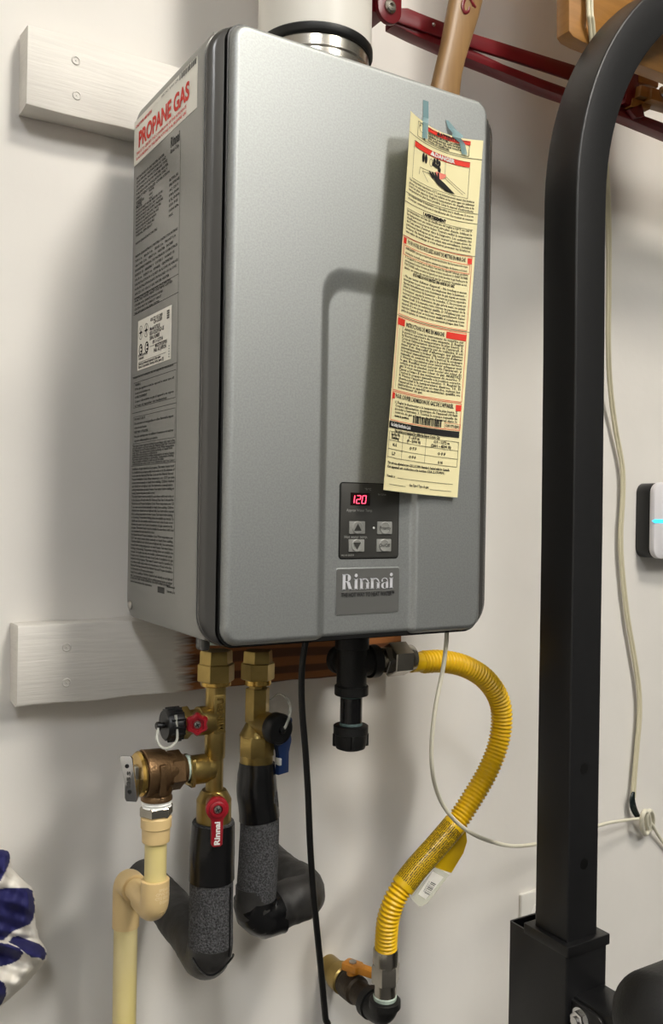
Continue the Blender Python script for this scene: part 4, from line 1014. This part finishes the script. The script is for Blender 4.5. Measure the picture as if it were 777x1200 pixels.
# fine print lines along the sleeve
axis = (SP[-1]-SP[0]); AL = axis.length; axis.normalize(); camd = (CAM-SP[len(SP)//2]); camd -= axis*camd.dot(axis); camd.normalize(); cr = axis.cross(camd)
def on_sleeve(a, th):
    k = a/AL*(len(SP)-1); j = min(int(k), len(SP)-2); p = SP[j].lerp(SP[j+1], k-j); return p+(camd*math.cos(th)+cr*math.sin(th))*.01545
pr = MB(); pr.flatprint = True
ws = wrap('WARNING: Flexible gas connector. Read all instructions before installing. Do not reuse this connector. Do not kink twist or torque. Use only new fittings. Inspect for leaks with soap solution and never with a flame. Use with propane or natural gas only. AVERTISSEMENT: lire toutes les instructions avant installation. ADVERTENCIA: lea todas las instrucciones. '*3, 62)
for li in range(16):
    tv, tf = text2d(ws[li % len(ws)], .0026, res=1, bold=.0001); x0 = min(p[0] for p in tv); x1 = max(p[0] for p in tv); th0 = -1.25+2.5*li/15
    pr.add([on_sleeve(.006+(p[0]-x0)/(x1-x0)*(AL-.012), th0-p[1]/.0152) for p in tv], tf)
obj('sleeve_print', pr, 'ink', slv, smooth=False)
# hanging tag: the sleeve's flap, yellow above, clear film below
tp = [at(u, v, -.152) for u, v in ((545, 968), (547, 985), (539, 1010), (528, 1026))]
def flap(pix, y0, y1, name, mt, par):
    v = []; n = len(pix)
    for u, w_ in pix: v.append(at(u, w_, y0))
    for u, w_ in pix: v.append(at(u, w_, y1))
    f = [tuple(range(n)), tuple(range(2*n-1, n-1, -1))]+[(i, (i+1) % n, n+(i+1) % n, n+i) for i in range(n)]
    return obj(name, MB().add(v, f), mt, par, smooth=False)
fl = flap([(533, 968), (546, 975), (547.5, 986), (543, 1000), (529, 1023), (508, 1016)], -.1530, -.1515, 'tag_flap', 'yellowtag', hose)
cl = flap([(510, 1015), (523, 1023), (527, 1025), (501, 1059), (492, 1063), (481, 1053)], -.1526, -.1518, 'clear_tag', 'clearfilm', hose)
cl['label'] = 'clear plastic tag end with a printed paper slip'
bc = flap([(507, 1021), (520, 1028), (499, 1054), (490, 1048)], -.15300, -.1528, 'paper_slip', 'white', cl)
pr = MB(); pr.flatprint = True
o_, e_, d_ = at(493, 1046, -.1532), at(507, 1023, -.1532)-at(493, 1046, -.1532), at(503, 1051, -.1532)-at(493, 1046, -.1532)
for k in range(9):
    a = .06+.065*k+random.uniform(-.01, .01); w_ = random.choice((.015, .03, .04)); pr.add([o_+e_*a+d_*.35, o_+e_*(a+w_)+d_*.35, o_+e_*(a+w_)+d_*.92, o_+e_*a+d_*.92], [(0, 1, 2, 3)])
tv, tf = text2d('SAFETY\n77012', .3, res=1); pr.add([o_+e_*(.08+p[0]*.55)+d_*(.24-p[1]*.5) for p in tv], tf)
obj('slip_print', pr, 'ink', cl, smooth=False)
# lower fitting
he = HP[-1]; HXe = he.x
kh = ppm(he)
def h(n): return n/kh
def zh(v): return at(452, v, HY2).z
mb = MB().lathe((HXe, HY2, 0), Zv, [(zh(1168), h(11)), (zh(1166), h(13)), (zh(1150), h(13.5)), (zh(1149), h(14))], 32)
mb.lathe((HXe, HY2, 0), Zv, [(zh(1151), hexp(h(13.8))), (zh(1149), hexp(h(14.6))), (zh(1131), hexp(h(14.6))), (zh(1129), hexp(h(13.8)))], 6, rot=.2)
mb.lathe((HXe, HY2, 0), Zv, [(zh(1131), h(14.5)), (zh(1127), h(15)), (zh(1113), h(15)), (zh(1111), h(14.2)), (zh(1111), h(12.4)), (zh(1116), h(12.3))], 40)
obj('hose_nut', mb, 'nickel', hose)
# gas shutoff valve and elbow to the wall
gv = thing('gas_shutoff_valve', 'iron elbow and brass shutoff with yellow handle at the wall below the hose', 'valve', (HXe, 0, z(-.53)))
gz = at(452, 1188, HY2).z
obj('pipe_dope', MB().lathe((HXe, HY2, zh(1170)), Zv, [(0, h(13.5)), (.004, h(14)), (.006, h(12.5))], 24), 'patina', gv)
mb = elbow(MB(), (HXe, HY2, zh(1170)), (HXe, HY2, gz), (HXe, HY2+.034, gz), h(16.5)); mb.lathe((HXe, HY2, zh(1174)), Zv, [(-.006, h(16.5)), (-.005, h(18.5)), (.003, h(18.5)), (.004, h(17)), (.004, h(13))], 36); mb.lathe((HXe, HY2+.025, gz), Y, [(0, h(17)), (.001, h(18.5)), (.011, h(18.5)), (.012, h(16))], 36)
obj('iron_elbow', mb, 'iron', gv)
mb = MB().lathe((HXe, HY2+.030, gz), Y, [(0, h(14)), (.030, h(14.5)), (.033, h(17)), (.055, h(17.5)), (.058, h(15.5)), (.066, h(15.5))], 32)
obj('valve_barrel', mb, 'rustiron', gv)
obj('wall_nipple', MB().lathe((HXe, HY2+.092, gz), Y, [(0, h(16)), (.002, h(18)), (.018, h(18)), (.020, h(15)), (-HY2-.092, h(15))], 32), 'brass', gv)
hz = gz+h(17)
obj('handle_stem', MB().lathe((HXe, HY2+.075, gz+h(10)), Zv, [(0, .008), (.016, .008)], 20), 'orange', gv)
ho = Vector((HXe, HY2+.075, hz+.004))
pp = [(-.013, -.007), (-.011, -.010), (.010, -.010), (.013, -.007), (.034, -.0065), (.036, -.003), (.036, .004), (.034, .0065), (.013, .007), (.010, .010), (-.011, .010), (-.013, .007)]
hd = Vector((.42, -.91, 0)).normalized(); hd2 = Vector((.91, .42, 0)).normalized()
gh = obj('yellow_handle', MB().prism(pp, ho, hd, hd2, Zv, .010, .0022), 'orange', gv)
obj('handle_screw', MB().lathe(ho+Zv*.0098, Zv, [(0, .005), (.002, .005), (.003, .003)], 18), 'screw', gh)

# ------------------------------------------------------------------ black cord from the heater
cpx = [(361, 752), (356, 765), (353.5, 790), (354, 830), (358, 880), (361, 930), (363, 980), (366, 1030), (371, 1085), (376, 1135), (381, 1190), (386, 1250)]
pts = [at(u, v, -.185-.00*i) for i, (u, v) in enumerate(cpx)]
obj('cord_gland', MB().lathe((pts[0].x, pts[0].y, z(-.0042)), Zv, [(0, .006), (.001, .0075), (.0062, .0075)], 20), 'black', heater)
pts = [Vector((pts[0].x, pts[0].y, z(-.0042)))]+pts[1:] + [Vector((pts[-1].x+.01, -.17, z(-.9))), Vector((pts[-1].x, -.14, .02)), Vector((pts[-1].x-.12, -.10, .0045))]
o = obj('power_cord', MB().tube(spline(pts, 10), .0037, 12), 'cord'); tag(o, 'black power cord hanging straight down from the heater past the foam pipes', 'cord')
# white thin wire from the heater to the knot
wpx = [(523.5, 738, -.252), (523, 752, -.252), (519, 785, -.250), (511, 825, -.246), (506, 868, -.240), (507, 905, -.232), (515, 935, -.21), (530, 958, -.20), (552, 976, -.185), (578, 987, -.165), (604, 991.5, -.145), (634, 988, -.12), (668, 980, -.09), (706, 966, -.06), (735, 961, -.035), (752, 959, -.022)]
pts = [at(*q) for q in wpx]; pts[0] = Vector((pts[0].x, pts[0].y, z(.0018)))
wire = thing('signal_wire', 'thin cream wire looping from the heater across the hose to a knot at right', 'wire', pts[-1])
obj('wire_run', MB().tube(spline(pts, 10), [.0026]*(len(pts)*10-9), 10), 'wire', wire)
tailp = [at(757, 958, -.020), at(764, 966, -.016), at(771, 978, -.010), at(782, 993, -.008), at(800, 1012, -.006), at(840, 1040, -.006)]
obj('wire_tail', MB().tube(spline(tailp, 10), .0030, 10), 'wire', wire)
def loop(cu, cv, ru, rv, y, r):
    p = []
    for k in range(29):
        a = 2*PI*k/28; p.append(at(cu+ru*math.cos(a), cv+rv*math.sin(a), y+.010*math.sin(a+.6)))
    return MB().tube(p, r, 12)
obj('knot_loop', loop(756.5, 964, 4.5, 13.5, -.022, .0042), 'wire', wire); obj('knot_loop', loop(761.5, 961, 4, 11, -.018, .0038), 'wire', wire)
# twin cord coming down from above
tpx = [(689, -160, -.2708), (691, 0, -.2708), (693, 28, -.2708), (700, 100, -.245), (708, 170, -.16), (713, 250, -.07), (713.5, 330, -.05), (713, 400, -.035), (715, 450, -.02), (721, 500, -.012), (729, 545, -.010), (730, 580, -.010), (727.5, 625, -.010), (729, 665, -.010), (735, 720, -.010), (743, 768, -.010), (748.5, 805, -.010), (749.5, 838, -.010), (747, 870, -.010), (744, 905, -.010), (742, 935, -.012)]
pts = [at(*q) for q in tpx]
tw = thing('twin_cord', 'flat cream twin cord hanging down the wall right of the black post', 'cord', pts[-1])
spt = spline(pts, 8)
dirx = Vector((.9, -.35, 0)).normalized()
obj('conductor', MB().tube([p-dirx*.0022 for p in spt], .0026, 10), 'twin', tw); obj('conductor', MB().tube([p+dirx*.0022 for p in spt], .0026, 10), 'twin', tw)
gp = [at(742.5, 928, -.013), at(741, 938, -.014), at(743, 948, -.014), at(748, 957, -.014), at(756, 963, -.012)]
obj('tape_wrap', MB().tube(spline(gp, 6), [.0016+.0052*math.sin(PI*min(1, (i+1)/22)*.8+.25) for i in range(25)], 12, flat=.6), 'greentape', tw)

# ------------------------------------------------------------------ exercise machine
PXL, PW, PYF, PDp = .4152, .0490, -.330, .0530
mach = thing('exercise_machine', 'black square tube gym frame with curved top and roller pad, at the right', 'exercise machine', (PXL+PW/2, PYF+PDp/2, 0))
def sq_sweep(path, w_, d_, r=.0026):
    """rounded rectangular tube swept along a path in the xz plane (half widths across the path and in y)"""
    ring = rrect(-w_/2, -d_/2, w_/2, d_/2, r, 3); v = []; f = []; n = len(ring); N = len(path)
    for i, p in enumerate(path):
        t = (path[min(i+1, N-1)]-path[max(i-1, 0)]).normalized(); nx = Vector((t.z, 0, -t.x))
        for a, b in ring: v.append(p+nx*a+Y*b)
    for i in range(N-1):
        for k in range(n): f.append((i*n+k, i*n+(k+1) % n, (i+1)*n+(k+1) % n, (i+1)*n+k))
    f += [tuple(range(n)), tuple(range((N-1)*n, N*n))]
    return MB().add(v, f)
xc, yc = PXL+PW/2, PYF+PDp/2
Rb = .350-PW/2; zb = z(.50); xt = xc-.0050
path = [Vector((xc+.0003, yc, z(-.46))), Vector((xc, yc, z(-.30))), Vector((xc-.001, yc, z(.1))), Vector((xc-.003, yc, z(.32))), Vector((xt, yc, zb-.06))]
for k in range(0, 25):
    a = math.radians(90*k/24); path.append(Vector((xt+Rb-Rb*math.cos(a), yc, zb+Rb*math.sin(a))))
xr_ = xt+2*Rb+.55
path.append(Vector((xt+Rb+.2, yc, zb+Rb)))
for k in range(0, 25):
    a = math.radians(90*k/24); path.append(Vector((xr_-Rb+Rb*math.sin(a), yc, zb+Rb*math.cos(a))))
path += [Vector((xr_, yc, z(0))), Vector((xr_, yc, .04))]
# pegged holes: dark discs on the upright's front face stand for the shade inside
post = obj('upright', sq_sweep(path, PW, PDp), 'post', mach, angle=40)
for v in (901, 1012, 790):
    pz = at(685, v, PYF)
    hx = PXL+PW*.51 if v != 790 else PXL+PW*.51
    if v == 790: continue
    hb_ = MB().lathe((pz.x-.0005, PYF-.0004, pz.z), Y, [(0, .0062), (.0003, .0058), (.0012, .0056)], 24); hb_.flatprint = True
    obj('hole_disc', hb_, 'cord', mach)
# lower tube: a longer rectangular tube, the post stands in its front half under a plastic collar
sx0, sx1, syf, syb, sz = .4090, .4745, -.336, -.240, z(-.371)
def hollow(x0, x1, y0, y1, z0, z1, t):
    mb = MB()
    o = rrect(x0, y0, x1, y1, .003, 3); i_ = rrect(x0+t, y0+t, x1-t, y1-t, .002, 3); n = len(o)
    v = [(a, b, z0) for a, b in o]+[(a, b, z1) for a, b in o]+[(a, b, z1) for a, b in i_]+[(a, b, z0) for a, b in i_]; f = []
    for s in range(3):
        for k in range(n): f.append((s*n+k, s*n+(k+1) % n, (s+1)*n+(k+1) % n, (s+1)*n+k))
    for k in range(n): f.append((3*n+k, 3*n+(k+1) % n, (k+1) % n, k))
    return mb.add(v, f)
obj('lower_tube', hollow(sx0, sx1, syf, syb, 0.045, sz, .0025), 'post', mach)
cm = MB().prism(rrect(sx0-.0015, syf-.0025, sx1+.0025, -.2665, .002, 3), (0, 0, sz-.004), X, Y, Zv, .0125, .0012)
obj('collar', cm, 'blackplastic', mach)
obj('floor_foot', MB().box((sx0-.03, -.62, 0), (sx1+.03, -.06, .05), .006), 'post', mach)
obj('floor_foot', MB().box((xr_-.06, -.62, 0), (xr_+.06, -.06, .05), .006), 'post', mach)
# arm towards the viewer with rounded plate, bolt and roller pad
az = at(690, 1160, syf).z
obj('arm', MB().box((sx0+.012, -.520, az-.060), (sx1-.002, syf+.004, az), .004), 'post', mach)
plc = Vector((sx0+.0125, 0, 0))
pc = atx(681, 1194, sx0+.008)
poly = [(syf+.001, az-.10), (syf+.001, az-.003)] + [(pc.y-.034+.016-.016*math.sin(math.radians(a)), az-.018-.002+.016*math.cos(math.radians(a))) for a in range(0, 91, 15)] + [(pc.y-.034, az-.10)]
obj('hinge_plate', MB().prism(poly, (sx0+.0125, 0, 0), Y, Zv, -X, .005, .0008), 'post', mach)
bo = Vector((sx0+.0075, pc.y, pc.z))
bt_ = MB().lathe(bo, -X, [(0, .0125), (.0015, .0125), (.0015, .0100)], 28); bt_.lathe(bo-X*.0015, -X, [(0, hexp(.0085)), (.006, hexp(.0085)), (.0072, hexp(.007))], 6, rot=.3); bt_.lathe(bo-X*.0085, -X, [(0, .005), (.003, .005)], 16)
obj('bolt', bt_, 'chrome', mach)
rp = at(783, 1197, -.485); kr = ppm(rp); RR = 60/kr
prof = [(0, .004)]+[(RR*.75*(1-math.cos(math.radians(a))), RR*math.sin(math.radians(a))) for a in range(8, 91, 8)]+[(RR*.75+.22, RR), (RR*.75+.23, RR*.9)]
obj('roller_pad', MB().lathe((rp.x-RR*.98, rp.y, rp.z), X, prof, 56), 'pad', mach)
obj('roller_axle', MB().lathe((sx0+.02, rp.y, rp.z), X, [(0, .012), (.30, .012)], 24), 'post', mach)

# ------------------------------------------------------------------ wall device, outlet
dv = thing('wall_device', 'white rounded wall box with black sides and a cyan light bar, right edge', 'device', at(745, 612, 0))
d0, d1 = at(744, 570, 0), at(745, 657, 0)
dx0 = d0.x+.004; dz1, dz0 = at(744, 566, -.0).z, at(744, 653, 0).z
obj('back_shell', MB().prism(rrect(dx0, dz0, dx0+.20, dz1, .018, 8), (0, .002, 0), X, Zv, -Y, .030, .002), 'deviceblack', dv)
fz = obj('front_cover', MB().prism(rrect(dx0-.001, dz0-.0012, dx0+.201, dz1+.0012, .019, 8), (0, -.0278, 0), X, Zv, -Y, .0125, .0045), 'device', dv)
lb = at(764, 611, -.0407)
obj('light_bar', MB().prism([(lb.x, lb.z+.0008), (lb.x+.008, lb.z+.0035), (lb.x+.10, lb.z+.0035), (lb.x+.10, lb.z-.0028), (lb.x+.008, lb.z-.0028)], (0, -.0400, 0), X, Zv, -Y, .0008), 'led', dv)
ol = thing('wall_outlet', 'white outlet cover plate on the wall, half hidden behind the black post', 'outlet', at(620, 1060, 0))
o0 = at(608, 1046, 0); oz1, oz0 = at(608, 1047, 0).z, at(608, 1047, 0).z-.115
obj('cover_plate', MB().prism(rrect(o0.x, oz0, o0.x+.072, oz1, .004, 4), (0, .001, 0), X, Zv, -Y, .0075, .003), 'outlet', ol)
for k in (0, 1):
    c = Vector((o0.x+.036, -.006, oz0+.037+.041*k)); rc = obj('receptacle', MB().lathe(c, (0, -1, 0), [(0, .017), (.002, .017), (.0025, .016)], 28), 'outlet', ol)
    sl_ = MB(); sl_.box(c+Vector((-.0075, -.0029, -.003)), c+Vector((-.0055, -.002, .006))); sl_.box(c+Vector((.0055, -.0029, -.003)), c+Vector((.0075, -.002, .006))); obj('slot', sl_, 'black', rc, smooth=False)

# ------------------------------------------------------------------ red sled / wooden rack at the upper right
SY = -.150
sled = thing('sled', 'red steel bars bolted to tan wooden boards, hung high on the wall at right', 'sled', at(600, 60, 0))
def quadbar(pix, yf, th, name, mt, bev=.0012):
    P = [at(u, v, yf) for u, v in pix]
    return obj(name, MB().prism([(p.x, p.z) for p in P], (0, yf, 0), X, Zv, Y, th, bev), mt, sled)
quadbar([(462, 9), (478, 9), (491, 14.5), (553, 38.5), (640, 65.5), (760, 103), (755, 121), (640, 83), (590, 67), (548, 54), (490, 34), (462, 24)], SY, .006, 'upper_bar', 'redsteel')
quadbar([(462, 22), (490, 34), (548, 55.5), (590, 75), (640, 94), (735, 128), (800, 152), (1010, 228), (1010, 244), (800, 166), (735, 139), (640, 105.5), (590, 85), (545, 67), (490, 43), (462, 29)], SY+.004, .020, 'lower_bar', 'redsteel')
pc_ = at(457, 10, SY-.008); kp_ = ppm(pc_)
rr_ = 17/kp_
pl = [(rr_*math.cos(math.radians(a)), rr_*math.sin(math.radians(a))) for a in range(180, 361, 15)]+[(rr_, .10), (-rr_, .10)]
obj('pivot_plate', MB().prism(pl, (pc_.x, SY-.008, pc_.z), X, Zv, Y, .007, .001), 'redsteel', sled)
obj('pivot_bracket', MB().box((pc_.x-rr_-.010, SY+.002, pc_.z-.004), (pc_.x+.004, -.0006, pc_.z+.10), .002), 'redsteel', sled)
obj('bolt', MB().lathe((pc_.x, SY-.008, pc_.z+.002), (0, -1, 0), [(0, .0085), (.002, .0082), (.004, .006), (.0042, .0032), (.002, .0030)], 24), 'nickel', sled)
obj('rivet', MB().lathe(at(508, 29, SY), (0, -1, 0), [(-.001, .0028), (.001, .0025), (.002, .001)], 14), 'screw', sled)
BY = -.262
def woodpoly(pix, yf, th, name='board', bev=.002, mt='tanwood'):
    return quadbar(pix, yf, th, name, mt, bev)
woodpoly([(667, -330), (667, 36), (672, 43), (683, 49), (752, 76.5), (790, 91), (888, 127), (888, -350)], BY, .022)  # depth and unseen upper and right reach sized to shade the wall
woodpoly([(750, 79), (773, 87), (772, 102), (749, 96)], SY-.004, .030, 'block')
woodpoly([(752, 99), (766, 103), (764, 116), (750, 112)], SY-.012, .020, 'block')
woodpoly([(765, 102), (800, 112), (799, 127), (763, 116)], SY-.018, .028, 'block')
woodpoly([(742, 114), (765, 121), (762, 128), (740, 125)], SY-.004, .024, 'block')
quadbar([(737, 84), (751, 80), (748, 112), (741, 124), (733, 120)], SY-.002, .030, 'upright_bar', 'redsteel')
quadbar([(738, 128), (752, 120), (756, 136), (746, 138)], SY-.004, .022, 'lug', 'redsteel')
obj('bolt', MB().lathe(at(777, 108, SY-.018), (0, -1, 0), [(-.001, .0085), (.002, .0085), (.005, .0055), (.006, .002)], 24), 'chrome', sled)
# the rear cross member that carries the bars on the wall
obj('cross_member', MB().box((1.04, SY+.024, z(.72)), (1.07, -.0006, z(.95)), .002), 'tanwood', sled)
# lettered wooden slat standing in front of the bars
BTY = -.200
bat_px = [(527, -1), (507.5, 96), (506, 110)], [(564, -1), (538, 105), (537, 118)]
def bat():
    L = [at(533, -40, BTY), at(527.5, -1, BTY), at(523.5, 20, BTY), at(518, 50, BTY), at(512, 76, BTY), at(507.5, 95, BTY), at(504, 112, BTY), at(503, 128, BTY)]
    Rr = [at(576, -40, BTY), at(564.5, -1, BTY), at(559.5, 20, BTY), at(551, 46, BTY), at(543, 72, BTY), at(538.5, 92, BTY), at(537, 108, BTY), at(535, 128, BTY)]
    for P in (L, Rr):
        d = P[-1]-P[-3]; P.append(P[-1]+d*((z(.5868)-P[-1].z)/d.z))
    v = []; f = []; n = 20
    for a, b in zip(L, Rr):
        c = (a+b)/2; d = (b-a)/2; e = Vector((0, -1, 0))
        for k in range(n):
            q = 2*PI*k/n; cx_, sy_ = math.cos(q), math.sin(q)
            ex_ = abs(cx_)**.55*(1 if cx_ > 0 else -1); ey_ = abs(sy_)**.75*(1 if sy_ > 0 else -1)
            v.append(c+d*ex_+e*ey_*.010)
    for i in range(len(L)-1):
        for k in range(n): f.append((i*n+k, i*n+(k+1) % n, (i+1)*n+(k+1) % n, (i+1)*n+k))
    f += [tuple(range(n)), tuple(range((len(L)-1)*n, len(L)*n))]
    return MB().add(v, f)
bt_o = thing('wooden_slat', 'narrow tan wooden slat with red script lettering, in front of the red bars', 'slat', at(520, 95, BTY))
obj('slat_body', bat(), 'batwood', bt_o)
lt = MB()
curl = spline([at(552, -12, BTY-.0108), at(545, -2, BTY-.0108), at(542.5, 7, BTY-.0106), at(544.5, 14, BTY-.0106), at(549, 13, BTY-.0106), at(550.3, 8, BTY-.0106)], 8)
lt.tube(curl, [.0012+.0012*math.sin(PI*i/40) for i in range(41)], 8, flat=.35)
stem = spline([at(548, -8, BTY-.0106), at(553, 2, BTY-.0104), at(557.5, 9, BTY-.0095)], 8); lt.tube(stem, .0020, 8, flat=.35)
lt.tube([at(553.5, 6, BTY-.0106), at(559, 7, BTY-.009)], .0008, 6, flat=.4)
obj('red_lettering', lt, 'redsteel', bt_o)

# ------------------------------------------------------------------ dotted fabric at the lower left
def fabric():
    FY = -.045
    # silhouette (right edge) by photograph row
    rows = [(992, -2), (995, 6), (998, 10), (1003, 12), (1010, 12.5), (1018, 14), (1026, 22), (1034, 31), (1041, 38), (1048, 40), (1058, 41.5), (1068, 41.5), (1076, 41), (1084, 42), (1092, 44), (1100, 46), (1107, 51), (1113, 54.5), (1119, 55.5), (1125, 54), (1131, 50), (1138, 44), (1146, 37), (1154, 30), (1162, 21), (1170, 12), (1178, 2), (1186, -8)]
    rv = [r[0] for r in rows]; ru = [r[1] for r in rows]
    navy = [[(-30, 990), (4, 996), (10, 996.5), (12.3, 1001), (11, 1011), (7, 1021), (1, 1032), (-30, 1050)],
            [(-30, 1046), (0, 1042), (8, 1040), (20, 1041), (33, 1040.5), (38, 1044), (40, 1054), (41, 1066), (39.5, 1076), (35, 1083), (26, 1087), (16, 1091), (9, 1097), (4, 1102), (-30, 1098)],
            [(10, 1104), (15, 1098), (21, 1096.5), (27, 1099), (34, 1102), (46, 1106), (52.5, 1112), (54.5, 1118), (53, 1124), (50.5, 1125.5), (46, 1122.5), (37, 1122), (29, 1116), (20, 1109)],
            [(-30, 1100), (0, 1105), (10, 1106), (22, 1111), (28, 1116), (22, 1125), (12, 1130), (3, 1132), (-30, 1136)],
            [(-30, 1140), (0, 1149), (5, 1152), (7.6, 1158), (7, 1166), (3, 1175), (0, 1179), (-30, 1200)]]
    def inside(px_, py_, P):
        c = False
        for i in range(len(P)):
            (x1, y1), (x2, y2) = P[i], P[i-1]
            if (y1 > py_) != (y2 > py_) and px_ < (x2-x1)*(py_-y1)/(y2-y1)+x1: c = not c
        return c
    def relief(u, v):
        # folds: rolls of cloth running across and down
        r = .016*math.exp(-((v-1058+.35*(u-20))/20)**2)*(1-.7*math.exp(-((u-12)/10.)**2-((v-1075)/14.)**2))
        r += .020*math.exp(-((v-1113-.32*(u-25))/8.5)**2)
        r += .014*math.exp(-((v-1145+.5*(u-20))/17)**2)
        r += .010*math.exp(-((u-1-.35*(1030-v))/7.)**2)*(1 if v < 1040 else 0)
        r -= .010*math.exp(-((v-1098-.1*u)/4.5)**2)
        r += .0025*math.sin(u*.30+v*.11)+.002*math.sin(v*.33-u*.12)
        return r
    nv, nu = 190, 110; v = []; f = []; col = []
    def edge(vv): return float(np.interp(vv, rv, ru))
    for j in range(nv+1):
        vv = 992+(1186-992)*j/nv; eu = edge(vv)
        for i in range(nu+1):
            s = i/nu; u = -70+(eu+70)*s
            d = eu-u; edge_r = .020*math.sqrt(max(0, min(1, d/13)))           # rounds off towards the silhouette
            tb = min(vv-992, 1186-vv)/10; edge_r *= math.sqrt(min(1, max(0, tb)))
            yy = FY-edge_r-relief(u, vv)*min(1, d/8)*min(1, max(0, tb))
            v.append(at(u, vv, yy)); col.append(any(inside(u, vv, P) for P in navy))
    n = nu+1
    for j in range(nv):
        for i in range(nu): f.append((j*n+i, j*n+i+1, (j+1)*n+i+1, (j+1)*n+i))
    # back layer, against the wall
    q = len(v)
    for j in range(nv+1):
        for i in (0, nu//2, nu):
            p = v[j*n+i]; v.append(Vector((p.x, (-.0005 if i == nu//2 else FY if i == nu else -.0005), p.z)))
            col.append(False)
    for j in range(nv):
        for i in range(2): f.append((q+j*3+i, q+(j+1)*3+i, q+(j+1)*3+i+1, q+j*3+i+1))
        f.append((j*n+nu, q+j*3+2, q+(j+1)*3+2, (j+1)*n+nu))
    return MB().add(v, f), col
fm, fcol = fabric()
m_ = mat('dotted_cloth', (.86, .84, .80), .75, bump=.1, bscale=900); nt = m_.node_tree
at_ = nt.nodes.new('ShaderNodeAttribute'); at_.attribute_name = 'dots'
mx = nt.nodes.new('ShaderNodeMix'); mx.data_type = 'RGBA'
mx.inputs['A'].default_value = (*lin((.86, .84, .80)), 1); mx.inputs['B'].default_value = (*lin((.10, .10, .33)), 1)
nt.links.new(at_.outputs['Fac'], mx.inputs['Factor']); nt.links.new(mx.outputs['Result'], nt.nodes['Principled BSDF'].inputs['Base Color'])
fo = obj('dotted_fabric', fm, m_, angle=180)
fo.data.attributes.new('dots', 'FLOAT', 'POINT')
if len(fo.data.vertices) == len(fcol): fo.data.attributes['dots'].data.foreach_set('value', [1. if c else 0. for c in fcol])
tag(fo, 'bunched white cloth with large navy dots at the lower left edge', 'fabric')
